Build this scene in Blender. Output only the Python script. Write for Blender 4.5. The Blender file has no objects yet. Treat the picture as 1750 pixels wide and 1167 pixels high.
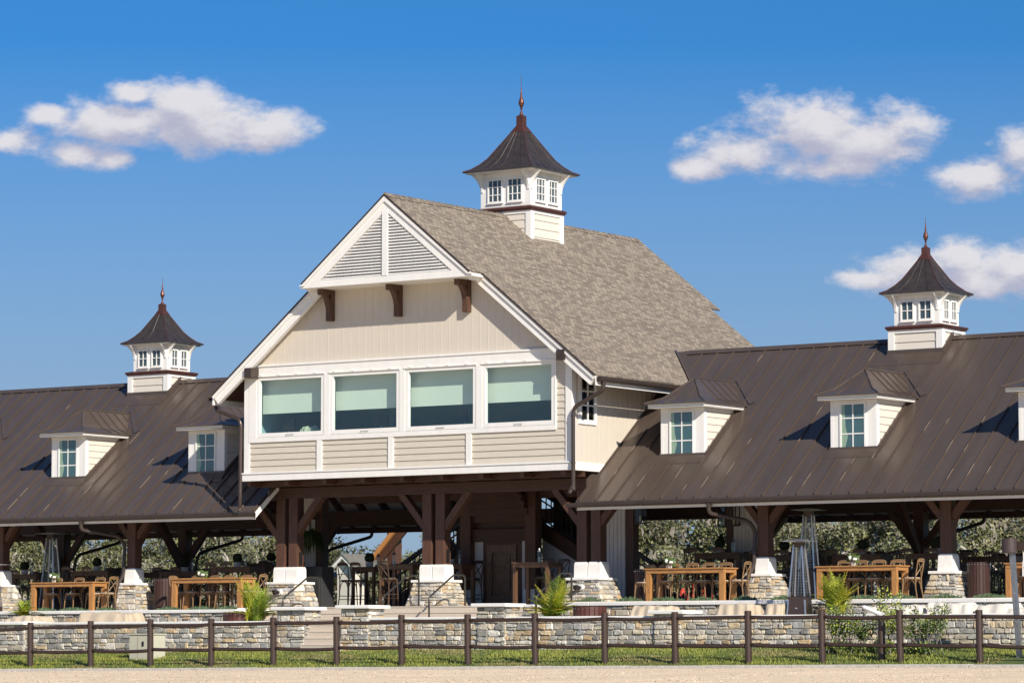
import bpy, math, random
from mathutils import Vector
R_ = math.radians
S = bpy.context.scene
COL = S.collection

# ------------------------------------------------------------------ camera, sky, sun, exposure
CAM = Vector((64.479, -80.0, 0.4))
F_PX, YAW, PITCH = 5907.8, 0.60291468, 0.08945147
cam_d = bpy.data.cameras.new("camera"); cam = bpy.data.objects.new("camera", cam_d); COL.objects.link(cam)
cam.location = CAM; cam.rotation_euler = (math.pi/2 + PITCH, 0, YAW)
cam_d.sensor_width = 36; cam_d.lens = 36*F_PX/1750; cam_d.clip_start = 1; cam_d.clip_end = 6000
S.camera = cam
FW = Vector((-math.sin(YAW)*math.cos(PITCH), math.cos(YAW)*math.cos(PITCH), math.sin(PITCH)))
RT = Vector((math.cos(YAW), math.sin(YAW), 0)); UP = RT.cross(FW)

def ray(x, y): return RT*((x-875)/F_PX) + UP*((583.5-y)/F_PX) + FW
def at(x, y, Y):
    d = ray(x, y); return CAM + d*((Y-CAM.y)/d.y)

SUN = Vector((1.73, -1.0, 1.17)).normalized()
SUN_EL = math.asin(SUN.z); SUN_AZ = math.atan2(SUN.x, SUN.y)       # clockwise from +Y
sd = bpy.data.lights.new("sun", 'SUN'); so = bpy.data.objects.new("sun", sd); COL.objects.link(so)
sd.energy = 4.2; sd.angle = R_(0.5); sd.color = (1.0, 0.93, 0.82)
so.rotation_euler = (-SUN).to_track_quat('-Z', 'Y').to_euler(); so.location = (30, -30, 40)

W = bpy.data.worlds.new("World"); S.world = W; W.use_nodes = True
wn = W.node_tree; wn.nodes.clear()
def wnode(t, **k):
    n = wn.nodes.new(t)
    for a, b in k.items(): setattr(n, a, b)
    return n
def wl(a, b): wn.links.new(a, b)
def wm(op, a, b=None, c=None, clamp=False):
    n = wnode('ShaderNodeMath', operation=op, use_clamp=clamp)
    for i, s in enumerate((a, b, c)):
        if s is None: continue
        if isinstance(s, (int, float)): n.inputs[i].default_value = s
        else: wl(s, n.inputs[i])
    return n.outputs[0]
sky = wnode('ShaderNodeTexSky', sky_type='NISHITA'); sky.sun_disc = False
sky.sun_elevation = SUN_EL; sky.sun_rotation = SUN_AZ
sky.altitude = 0; sky.air_density = 1.0; sky.dust_density = 0.25; sky.ozone_density = 4.5
tc = wnode('ShaderNodeTexCoord')
lift = wnode('ShaderNodeVectorMath', operation='MULTIPLY_ADD'); wl(tc.outputs['Generated'], lift.inputs[0]); lift.inputs[1].default_value = (1,1,.9); lift.inputs[2].default_value = (0,0,.11)
lnm = wnode('ShaderNodeVectorMath', operation='NORMALIZE'); wl(lift.outputs[0], lnm.inputs[0]); wl(lnm.outputs[0], sky.inputs['Vector'])
sx = wnode('ShaderNodeSeparateXYZ'); wl(tc.outputs['Generated'], sx.inputs[0])
az = wm('ARCTAN2', sx.outputs[0], sx.outputs[1]); el = wm('ARCSINE', sx.outputs[2])
cxy = wnode('ShaderNodeCombineXYZ'); wl(az, cxy.inputs[0]); wl(el, cxy.inputs[1])
# clouds: (image x, y, half width, half height) -> azimuth / elevation, so they hang in the sky, not on the lens
CLOUDS = [(90,195,40,18),(225,163,34,24),(225,205,130,36),(310,178,72,34),(340,215,110,42),(455,222,72,33),(20,240,52,22),(125,264,60,22),(192,273,34,15),
          (1195,287,42,20),(1275,258,85,33),(1400,225,130,55),(1490,238,110,48),(1420,290,110,28),
          (1665,303,75,33),(1740,258,42,40),
          (1475,476,50,17),(1560,460,90,36),(1640,440,55,34),(1740,455,100,42),(1680,480,140,28)]
def azel(x, y):
    d = ray(x, y).normalized(); return math.atan2(d.x, d.y), math.asin(d.z)
def cloud_density(shift):
    n1 = wnode('ShaderNodeTexNoise'); n1.inputs['Scale'].default_value = 78; n1.inputs['Detail'].default_value = 10; n1.inputs['Roughness'].default_value = 0.63
    mp = wnode('ShaderNodeVectorMath', operation='MULTIPLY_ADD'); wl(cxy.outputs[0], mp.inputs[0])
    mp.inputs[1].default_value = (0.75, 1.25, 1); mp.inputs[2].default_value = (shift[0]*0.75, shift[1]*1.25, 3.7)
    wl(mp.outputs[0], n1.inputs['Vector'])
    best = None
    for x, y, hw, hh in CLOUDS:
        a, e = azel(x, y); ra = abs(azel(x+hw, y)[0]-a); re = abs(azel(x, y-hh)[1]-e)
        v = wnode('ShaderNodeVectorMath', operation='MULTIPLY_ADD'); wl(cxy.outputs[0], v.inputs[0])
        v.inputs[1].default_value = (1/ra, 1/re, 0); v.inputs[2].default_value = ((shift[0]-a)/ra, (shift[1]-e)/re, 0)
        L = wnode('ShaderNodeVectorMath', operation='LENGTH'); wl(v.outputs[0], L.inputs[0])
        best = L.outputs['Value'] if best is None else wm('SMOOTH_MIN', best, L.outputs['Value'], 0.35)
    d = wm('SUBTRACT', 1.0, best)
    nz = wm('MULTIPLY_ADD', n1.outputs[0], 2.7, -1.18)
    return wm('ADD', d, nz)
d0 = cloud_density((0, 0)); d1 = cloud_density((0.0018, 0.0060))
def mrange(v, a, b, c=0, d=1, kind='SMOOTHSTEP'):
    n = wnode('ShaderNodeMapRange', interpolation_type=kind); wl(v, n.inputs[0])
    for i, q in enumerate((a, b, c, d)): n.inputs[i+1].default_value = q
    return n.outputs[0]
alpha = mrange(d0, -0.22, 0.72, 0, 0.96)
lit = mrange(wm('SUBTRACT', d0, d1), -0.55, 0.95)
cc = wnode('ShaderNodeMix', data_type='RGBA'); wl(lit, cc.inputs[0])
cc.inputs[6].default_value = (3.7, 3.75, 4.7, 1); cc.inputs[7].default_value = (6.1, 5.95, 6.2, 1)
hs = wnode('ShaderNodeHueSaturation'); hs.inputs['Saturation'].default_value = 1.18; hs.inputs['Value'].default_value = 1.0
wl(sky.outputs[0], hs.inputs['Color'])
def ramp3(v, a, b, ca, cb):
    n = wnode('ShaderNodeMix', data_type='RGBA'); wl(mrange(v, a, b), n.inputs[0]); n.inputs[6].default_value = (*ca, 1); n.inputs[7].default_value = (*cb, 1); return n.outputs[2]
deep = wnode('ShaderNodeMix', data_type='RGBA', blend_type='MULTIPLY'); deep.inputs[0].default_value = 1
wl(hs.outputs[0], deep.inputs[6]); wl(ramp3(el, .22, .75, (.36,.70,.87), (.80,.88,.95)), deep.inputs[7])
hz_ = wnode('ShaderNodeMix', data_type='RGBA'); wl(mrange(el, .050, .175, 1, 0, 'LINEAR'), hz_.inputs[0]); wl(deep.outputs[2], hz_.inputs[6]); hz_.inputs[7].default_value = (2.35,3.35,4.55,1)
mx = wnode('ShaderNodeMix', data_type='RGBA'); wl(alpha, mx.inputs[0]); wl(hz_.outputs[2], mx.inputs[6]); wl(cc.outputs[2], mx.inputs[7])
bg = wnode('ShaderNodeBackground'); bg.inputs[1].default_value = 0.09; wl(mx.outputs[2], bg.inputs[0])
wo = wnode('ShaderNodeOutputWorld'); wl(bg.outputs[0], wo.inputs[0])
S.view_settings.view_transform = 'Standard'; S.view_settings.look = 'None'
S.view_settings.exposure = 0.5; S.view_settings.gamma = 1.0
S.render.engine = 'CYCLES'
S.cycles.transparent_max_bounces = 16

# ------------------------------------------------------------------ helpers
class MB:
    """collects shapes that become ONE mesh object"""
    def __init__(s): s.v = []; s.f = []; s.c = []; s.cur = (0.3, 0.3, 0.3)
    def face(s, pts):
        i = len(s.v); s.v += [tuple(p) for p in pts]; s.f.append(tuple(range(i, i+len(pts)))); s.c.append(s.cur)
    def raw(s, vs, fs):
        i = len(s.v); s.v += [tuple(p) for p in vs]
        for q in fs: s.f.append(tuple(a+i for a in q)); s.c.append(s.cur)
    def hexa(s, p):   # 8 corners: bottom 4 ccw, top 4 ccw
        s.raw(p, [(3,2,1,0),(4,5,6,7),(0,1,5,4),(1,2,6,5),(2,3,7,6),(3,0,4,7)])
    def box(s, x0, x1, y0, y1, z0, z1):
        s.hexa([(x0,y0,z0),(x1,y0,z0),(x1,y1,z0),(x0,y1,z0),(x0,y0,z1),(x1,y0,z1),(x1,y1,z1),(x0,y1,z1)])
    def cbox(s, x, y, z, wx, wy, wz): s.box(x-wx/2, x+wx/2, y-wy/2, y+wy/2, z-wz/2, z+wz/2)
    def bar(s, p, q, w, h, side=None):
        p = Vector(p); q = Vector(q); d = (q-p).normalized()
        a = Vector(side) if side else (d.cross(Vector((0,0,1))) if abs(d.z) < .95 else Vector((1,0,0)))
        a = (a - d*a.dot(d)).normalized(); b = a.cross(d).normalized(); a = a*(w/2); b = b*(h/2)
        s.hexa([p-a-b, p+a-b, q+a-b, q-a-b, p-a+b, p+a+b, q+a+b, q-a+b])
    def tube(s, pts, r, n=8, cap=True):
        pts = [Vector(p) for p in pts]; m = len(pts)
        rr = r if isinstance(r, (list, tuple)) else [r]*m
        base = len(s.v); prev = None
        for i, p in enumerate(pts):
            d = (pts[min(i+1, m-1)] - pts[max(i-1, 0)]).normalized()
            if prev is None:
                a = d.cross(Vector((0,0,1))) if abs(d.z) < .9 else d.cross(Vector((1,0,0)))
            else: a = prev - d*prev.dot(d)
            a.normalize(); prev = a; b = d.cross(a)
            for k in range(n):
                t = 2*math.pi*k/n; s.v.append(tuple(p + (a*math.cos(t) + b*math.sin(t))*rr[i]))
        for i in range(m-1):
            for k in range(n):
                s.f.append((base+i*n+k, base+i*n+(k+1)%n, base+(i+1)*n+(k+1)%n, base+(i+1)*n+k)); s.c.append(s.cur)
        if cap:
            s.f.append(tuple(base+k for k in reversed(range(n)))); s.c.append(s.cur)
            s.f.append(tuple(base+(m-1)*n+k for k in range(n))); s.c.append(s.cur)
    def lathe(s, prof, cx, cy, n=12):
        base = len(s.v)
        for r, z in prof:
            for k in range(n):
                t = 2*math.pi*k/n; s.v.append((cx+r*math.cos(t), cy+r*math.sin(t), z))
        for i in range(len(prof)-1):
            for k in range(n):
                s.f.append((base+i*n+k, base+i*n+(k+1)%n, base+(i+1)*n+(k+1)%n, base+(i+1)*n+k)); s.c.append(s.cur)
        s.f.append(tuple(base+k for k in reversed(range(n)))); s.c.append(s.cur)
        s.f.append(tuple(base+(len(prof)-1)*n+k for k in range(n))); s.c.append(s.cur)
    def prism(s, poly, ax, a0, a1):
        """poly of 2D points extruded along axis ax; ax='y' -> (x,z), ax='x' -> (y,z), ax='z' -> (x,y)"""
        def P(p, a): return {'y': (p[0], a, p[1]), 'x': (a, p[0], p[1]), 'z': (p[0], p[1], a)}[ax]
        n = len(poly); i = len(s.v)
        s.v += [P(p, a0) for p in poly] + [P(p, a1) for p in poly]
        s.f.append(tuple(range(i, i+n))); s.f.append(tuple(range(i+2*n-1, i+n-1, -1))); s.c += [s.cur]*2
        for k in range(n): s.f.append((i+k, i+n+k, i+n+(k+1)%n, i+(k+1)%n)); s.c.append(s.cur)
    def rings(s, rings, cx, cy):
        """stack of rectangles (hx, hy, z) around cx, cy"""
        base = len(s.v)
        for hx, hy, z in rings: s.v += [(cx-hx,cy-hy,z),(cx+hx,cy-hy,z),(cx+hx,cy+hy,z),(cx-hx,cy+hy,z)]
        for i in range(len(rings)-1):
            for k in range(4):
                s.f.append((base+4*i+k, base+4*i+(k+1)%4, base+4*i+4+(k+1)%4, base+4*i+4+k)); s.c.append(s.cur)
        s.f.append((base+3,base+2,base+1,base)); t = base+4*(len(rings)-1); s.f.append((t,t+1,t+2,t+3)); s.c += [s.cur]*2
    def build(s, name, mat, parent=None, smooth=False, bevel=0, tint=False, fix=True):
        me = bpy.data.meshes.new(name); me.from_pydata(s.v, [], s.f)
        if tint:
            a = me.attributes.new('tint', 'FLOAT_COLOR', 'FACE')
            flat = []
            for c in s.c: flat += [c[0], c[1], c[2], 1.0]
            a.data.foreach_set('color', flat)
        if fix:
            import bmesh
            bm = bmesh.new(); bm.from_mesh(me)
            bmesh.ops.recalc_face_normals(bm, faces=bm.faces); bm.to_mesh(me); bm.free()
        if smooth: me.polygons.foreach_set('use_smooth', [True]*len(me.polygons))
        me.materials.append(mat)
        o = bpy.data.objects.new(name, me); COL.objects.link(o)
        if parent:
            o.parent = parent; p = parent; t = Vector((0,0,0))
            while p: t += p.location; p = p.parent
            o.location = -t
        if bevel:
            b = o.modifiers.new('bevel', 'BEVEL'); b.width = bevel; b.segments = 2; b.limit_method = 'ANGLE'
        return o

def tag(o, label=None, cat=None, group=None, kind=None):
    if label: o['label'] = label
    if cat: o['category'] = cat
    if group: o['group'] = group
    if kind: o['kind'] = kind
    return o
def thing(name, loc, label, cat, group=None):
    o = bpy.data.objects.new(name, None); COL.objects.link(o); o.location = loc; o.empty_display_size = .2
    return tag(o, label, cat, group)
def kids(o): return [c for c in COL.objects if c.parent == o]
def copy_tree(o, parent=None, known=None):
    c = o.copy(); COL.objects.link(c)
    if parent: c.parent = parent
    for ch in CHILD.get(o.name, []): copy_tree(ch, c)
    return c
CHILD = {}
def remember(root):
    """child lists of a prototype, so copying does not scan the scene"""
    for o in list(COL.objects):
        if o.parent: CHILD.setdefault(o.parent.name, [])
        if o.parent and o not in CHILD[o.parent.name]: CHILD[o.parent.name].append(o)
def place(root, x, y, z, rz=0, label=None, group=None, first=False):
    o = root if first else copy_tree(root)
    o.location = (x, y, z); o.rotation_euler = (0, 0, rz)
    if label: o['label'] = label
    if group: o['group'] = group
    return o

# ------------------------------------------------------------------ materials
def mat(name, col, rough=.6, metal=0, spec=.5, noise=None, bump=0, bscale=20, stretch=(1,1,1), tint=False):
    """principled material; noise=(scale, amount) varies the colour; stretch scales the noise space"""
    m = bpy.data.materials.new(name); m.use_nodes = True; t = m.node_tree
    b = t.nodes['Principled BSDF']; b.inputs['Roughness'].default_value = rough; b.inputs['Metallic'].default_value = metal
    b.inputs['Specular IOR Level'].default_value = spec; b.inputs['Base Color'].default_value = (*col, 1)
    src = None
    if tint:
        a = t.nodes.new('ShaderNodeAttribute'); a.attribute_name = 'tint'; src = a.outputs['Color']
    tcn = t.nodes.new('ShaderNodeTexCoord'); mp = t.nodes.new('ShaderNodeMapping'); mp.inputs['Scale'].default_value = stretch
    t.links.new(tcn.outputs['Object'], mp.inputs[0])
    if noise:
        n = t.nodes.new('ShaderNodeTexNoise'); n.inputs['Scale'].default_value = noise[0]; n.inputs['Detail'].default_value = 6; n.inputs['Roughness'].default_value = .65
        t.links.new(mp.outputs[0], n.inputs['Vector'])
        mr = t.nodes.new('ShaderNodeMapRange'); t.links.new(n.outputs[0], mr.inputs[0])
        mr.inputs[1].default_value = .25; mr.inputs[2].default_value = .75; mr.inputs[3].default_value = 1-noise[1]; mr.inputs[4].default_value = 1+noise[1]
        mu = t.nodes.new('ShaderNodeMix'); mu.data_type = 'RGBA'; mu.blend_type = 'MULTIPLY'; mu.inputs[0].default_value = 1
        if src: t.links.new(src, mu.inputs[6])
        else: mu.inputs[6].default_value = (*col, 1)
        t.links.new(mr.outputs[0], mu.inputs[7]); src = mu.outputs[2]
    if src: t.links.new(src, b.inputs['Base Color'])
    if bump:
        n2 = t.nodes.new('ShaderNodeTexNoise'); n2.inputs['Scale'].default_value = bscale; n2.inputs['Detail'].default_value = 5
        t.links.new(mp.outputs[0], n2.inputs['Vector'])
        bp = t.nodes.new('ShaderNodeBump'); bp.inputs['Strength'].default_value = bump; bp.inputs['Distance'].default_value = .02
        t.links.new(n2.outputs[0], bp.inputs['Height']); t.links.new(bp.outputs[0], b.inputs['Normal'])
    return m
WHITE = mat('white_paint', (.80,.775,.73), .5, noise=(2.2,.055), bump=.05, bscale=8, stretch=(2,2,.35))
BEIGE = mat('beige_siding', (.575,.515,.425), .6, noise=(3,.09), bump=.12, bscale=30, stretch=(1,1,8))
BEIGE2 = mat('beige_boards', (.60,.535,.45), .6, noise=(3,.05), bump=.1, bscale=30, stretch=(8,8,1))
CREAM = mat('cream_siding', (.68,.62,.53), .6, noise=(3,.04), bump=.1, bscale=30, stretch=(1,1,8))
METAL = mat('brown_roof_metal', (.110,.082,.066), .30, .30, noise=(1.1,.16), bump=.28, bscale=1.1, stretch=(2.2,.35,.35))
BRONZE = mat('dark_bronze_metal', (.062,.044,.036), .38, .3, noise=(4,.2))
PATINA = mat('patinated_copper', (.078,.062,.055), .42, .5, noise=(5,.3), bump=.06, bscale=5)
COPPER = mat('brown_copper', (.145,.056,.041), .40, .55, noise=(6,.25))
TIMBER = mat('stained_timber', (.088,.039,.023), .55, noise=(4,.4), bump=.25, bscale=25, stretch=(6,6,.6))
TIMBERX = mat('stained_timber_shaded', (.064,.028,.018), .55, noise=(4,.4), bump=.25, bscale=25, stretch=(.6,6,6))  # inner timber darkened, so the porch shade sits in the colour
PINE = mat('pale_ceiling_boards', (.50,.43,.37), .7, noise=(6,.2), stretch=(.4,4,4))
WBOARD = mat('whitewashed_boards', (.62,.60,.58), .7, noise=(5,.15), stretch=(6,6,.4))
COPING = mat('cast_stone_coping', (.82,.79,.735), .75, noise=(6,.07), bump=.2, bscale=60)
STONE = mat('ashlar_stone', (.3,.3,.3), .85, noise=(9,.42), bump=.9, bscale=16, tint=True)
MORTAR = mat('mortar', (.30,.275,.24), .95, noise=(20,.2))
CONC = mat('exposed_aggregate', (.60,.51,.41), .9, noise=(60,.3), bump=.4, bscale=120)
KERB = mat('kerb_concrete', (.47,.445,.40), .9, noise=(8,.25), bump=.5, bscale=30)
FENCE = mat('fence_brown_plastic', (.046,.026,.019), .45, noise=(14,.2), bump=.12, bscale=60)
STEEL = mat('brushed_steel', (.72,.72,.72), .38, 1.0, noise=(6,.1))
GALV = mat('galvanised_steel', (.30,.31,.32), .42, .8, noise=(10,.2))
RAILM = mat('handrail_metal', (.085,.080,.075), .32, .6)
BLACK = mat('black_metal', (.012,.012,.013), .45)
GOLD = mat('golden_table_wood', (.41,.195,.062), .38, noise=(5,.42), bump=.2, bscale=25, stretch=(1,9,9))
GOLDV = mat('golden_leg_wood', (.41,.195,.062), .4, noise=(5,.42), bump=.2, bscale=25, stretch=(9,9,1))
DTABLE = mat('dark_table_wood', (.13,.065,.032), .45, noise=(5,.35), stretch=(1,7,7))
CHAIRD = mat('shaded_bentwood', (.085,.048,.026), .45, noise=(9,.3))  # stool bentwood, darkened to carry the shade under the roofs
CUSHD = mat('shaded_seat', (.12,.10,.085), .7)  # stool seat, its tone lowered for the same roof shade
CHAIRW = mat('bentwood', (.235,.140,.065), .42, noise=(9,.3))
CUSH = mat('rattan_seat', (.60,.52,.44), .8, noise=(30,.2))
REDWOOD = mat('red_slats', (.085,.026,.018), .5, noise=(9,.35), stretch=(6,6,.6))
REDSHADE = mat('shaded_red_slats', (.050,.020,.015), .55, noise=(9,.35), stretch=(6,6,.6))  # same slats darkened, shade around the tall bins put into the colour
CLOTH = mat('tan_cover_cloth', (.52,.42,.30), .85, noise=(3,.10), bump=.25, bscale=6)
CLOTHW = mat('pale_cover_cloth', (.66,.60,.51), .85, noise=(3,.08), bump=.25, bscale=6)
UTIL = mat('utility_beige', (.52,.50,.39), .55, noise=(4,.05))
SUNTIMBER = mat('sunlit_timber', (.55,.24,.07), .6, noise=(5,.3), stretch=(5,5,5))  # sunlight on the dark frame's edge, painted as an orange tone
LEAF = mat('leaf', (.1,.1,.1), .65, tint=True, noise=(2.5,.25), spec=.25)
PALM = mat('palm_leaf', (.1,.1,.1), .45, tint=True, noise=(4,.2), spec=.35)
BARK = mat('oak_bark', (.24,.21,.18), .9, noise=(5,.4), bump=.6, bscale=9)
GRASSM = mat('grass_ground', (.085,.115,.022), .9, noise=(3,.45), bump=.5, bscale=40)
GRASSB = mat('grass_blade', (.1,.15,.03), .6, tint=True)
POT = mat('pale_pot', (.55,.53,.5), .6)
BOXWOOD = mat('boxwood', (.022,.032,.012), .8, noise=(30,.5), bump=1, bscale=60)
FLOWERW = mat('white_petal', (.75,.75,.68), .6, noise=(20,.2))
SHADE = mat('roller_shade', (.72,.72,.66), .85, noise=(20,.03))
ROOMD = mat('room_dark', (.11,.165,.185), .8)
CURTAIN = mat('curtain', (.62,.60,.42), .8)
RED = mat('red_plastic', (.5,.05,.02), .5)

def glassy(name, tintc, refl=.16, rough=.02):
    m = bpy.data.materials.new(name); m.use_nodes = True; t = m.node_tree; t.nodes.clear()
    tr = t.nodes.new('ShaderNodeBsdfTransparent'); tr.inputs[0].default_value = (*tintc, 1)
    gl = t.nodes.new('ShaderNodeBsdfGlossy'); gl.inputs['Roughness'].default_value = rough; gl.inputs[0].default_value = (.9,.96,1,1)
    nz = t.nodes.new('ShaderNodeTexNoise'); nz.inputs['Scale'].default_value = 1.6; tx = t.nodes.new('ShaderNodeTexCoord'); t.links.new(tx.outputs['Object'], nz.inputs['Vector'])
    bp = t.nodes.new('ShaderNodeBump'); bp.inputs['Strength'].default_value = .25; bp.inputs['Distance'].default_value = .05; t.links.new(nz.outputs[0], bp.inputs['Height']); t.links.new(bp.outputs[0], gl.inputs['Normal'])
    mx_ = t.nodes.new('ShaderNodeMixShader'); mx_.inputs[0].default_value = refl; t.links.new(tr.outputs[0], mx_.inputs[1]); t.links.new(gl.outputs[0], mx_.inputs[2])
    o = t.nodes.new('ShaderNodeOutputMaterial'); t.links.new(mx_.outputs[0], o.inputs[0]); return m
GLASS = glassy('tinted_glass', (.84,.95,.90), .10)
GLASSD = glassy('window_glass', (.66,.80,.78), .10)
CLEAR = glassy('clear_glass', (.97,.98,.98), .04)

def shingle_mat():
    m = mat('asphalt_shingles', (.25,.2,.15), .9); t = m.node_tree; b = t.nodes['Principled BSDF']
    tcn = t.nodes.new('ShaderNodeTexCoord'); sp = t.nodes.new('ShaderNodeSeparateXYZ'); t.links.new(tcn.outputs['Object'], sp.inputs[0])
    cb = t.nodes.new('ShaderNodeCombineXYZ'); t.links.new(sp.outputs[1], cb.inputs[0])
    ml = t.nodes.new('ShaderNodeMath'); ml.operation = 'MULTIPLY'; ml.inputs[1].default_value = 1.6; t.links.new(sp.outputs[2], ml.inputs[0]); t.links.new(ml.outputs[0], cb.inputs[1])
    br = t.nodes.new('ShaderNodeTexBrick'); t.links.new(cb.outputs[0], br.inputs['Vector'])
    br.offset = .37; br.offset_frequency = 2; br.squash = 1.35; br.squash_frequency = 3
    br.inputs['Scale'].default_value = 1; br.inputs['Brick Width'].default_value = .20; br.inputs['Row Height'].default_value = .112
    br.inputs['Mortar Size'].default_value = .012; br.inputs['Mortar Smooth'].default_value = .3; br.inputs['Bias'].default_value = .05
    br.inputs['Color1'].default_value = (.355,.29,.215,1); br.inputs['Color2'].default_value = (.185,.148,.112,1); br.inputs['Mortar'].default_value = (.10,.078,.06,1)  # Mortar tone paints the shadow line under each shingle row
    n = t.nodes.new('ShaderNodeTexNoise'); n.inputs['Scale'].default_value = 7; n.inputs['Detail'].default_value = 8; n.inputs['Roughness'].default_value = .8; t.links.new(cb.outputs[0], n.inputs['Vector'])
    mr = t.nodes.new('ShaderNodeMapRange'); t.links.new(n.outputs[0], mr.inputs[0]); mr.inputs[1].default_value = .3; mr.inputs[2].default_value = .7; mr.inputs[3].default_value = .84; mr.inputs[4].default_value = 1.14
    mu = t.nodes.new('ShaderNodeMix'); mu.data_type = 'RGBA'; mu.blend_type = 'MULTIPLY'; mu.inputs[0].default_value = 1
    t.links.new(br.outputs[0], mu.inputs[6]); t.links.new(mr.outputs[0], mu.inputs[7]); t.links.new(mu.outputs[2], b.inputs['Base Color'])
    bp = t.nodes.new('ShaderNodeBump'); bp.inputs['Strength'].default_value = .6; bp.inputs['Distance'].default_value = .03
    t.links.new(br.outputs[0], bp.inputs['Height']); t.links.new(bp.outputs[0], b.inputs['Normal']); return m
SHINGLE = shingle_mat()

def sand_mat():
    m = mat('arena_sand', (.5,.39,.27), .95); t = m.node_tree; b = t.nodes['Principled BSDF']
    tcn = t.nodes.new('ShaderNodeTexCoord')
    mp = t.nodes.new('ShaderNodeMapping'); mp.inputs['Scale'].default_value = (1,.25,1); mp.inputs['Rotation'].default_value = (0,0,-YAW); t.links.new(tcn.outputs['Object'], mp.inputs[0])
    n = t.nodes.new('ShaderNodeTexNoise'); n.inputs['Scale'].default_value = 9; n.inputs['Detail'].default_value = 7; n.inputs['Roughness'].default_value = .75; t.links.new(mp.outputs[0], n.inputs['Vector'])
    cr = t.nodes.new('ShaderNodeValToRGB'); t.links.new(n.outputs[0], cr.inputs[0]); e = cr.color_ramp.elements
    e[0].position = .30; e[0].color = (.64,.455,.275,1); e[1].position = .60; e[1].color = (.86,.67,.455,1)
    n2 = t.nodes.new('ShaderNodeTexNoise'); n2.inputs['Scale'].default_value = 28; n2.inputs['Detail'].default_value = 3; t.links.new(mp.outputs[0], n2.inputs['Vector'])
    th = t.nodes.new('ShaderNodeMapRange'); th.interpolation_type = 'SMOOTHSTEP'; th.inputs[1].default_value = .70; th.inputs[2].default_value = .76; t.links.new(n2.outputs[0], th.inputs[0])
    mx_ = t.nodes.new('ShaderNodeMix'); mx_.data_type = 'RGBA'; t.links.new(th.outputs[0], mx_.inputs[0]); t.links.new(cr.outputs[0], mx_.inputs[6]); mx_.inputs[7].default_value = (.10,.065,.04,1)
    n3 = t.nodes.new('ShaderNodeTexNoise'); n3.inputs['Scale'].default_value = .55; n3.inputs['Detail'].default_value = 4; t.links.new(mp.outputs[0], n3.inputs['Vector'])
    r3 = t.nodes.new('ShaderNodeMapRange'); t.links.new(n3.outputs[0], r3.inputs[0]); r3.inputs[1].default_value = .3; r3.inputs[2].default_value = .7; r3.inputs[3].default_value = .94; r3.inputs[4].default_value = 1.16
    m3 = t.nodes.new('ShaderNodeMix'); m3.data_type = 'RGBA'; m3.blend_type = 'MULTIPLY'; m3.inputs[0].default_value = 1; t.links.new(mx_.outputs[2], m3.inputs[6]); t.links.new(r3.outputs[0], m3.inputs[7])
    t.links.new(m3.outputs[2], b.inputs['Base Color'])
    bp = t.nodes.new('ShaderNodeBump'); bp.inputs['Strength'].default_value = .3; bp.inputs['Distance'].default_value = .03
    t.links.new(n.outputs[0], bp.inputs['Height']); t.links.new(bp.outputs[0], b.inputs['Normal']); return m
SAND = sand_mat()

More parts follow.
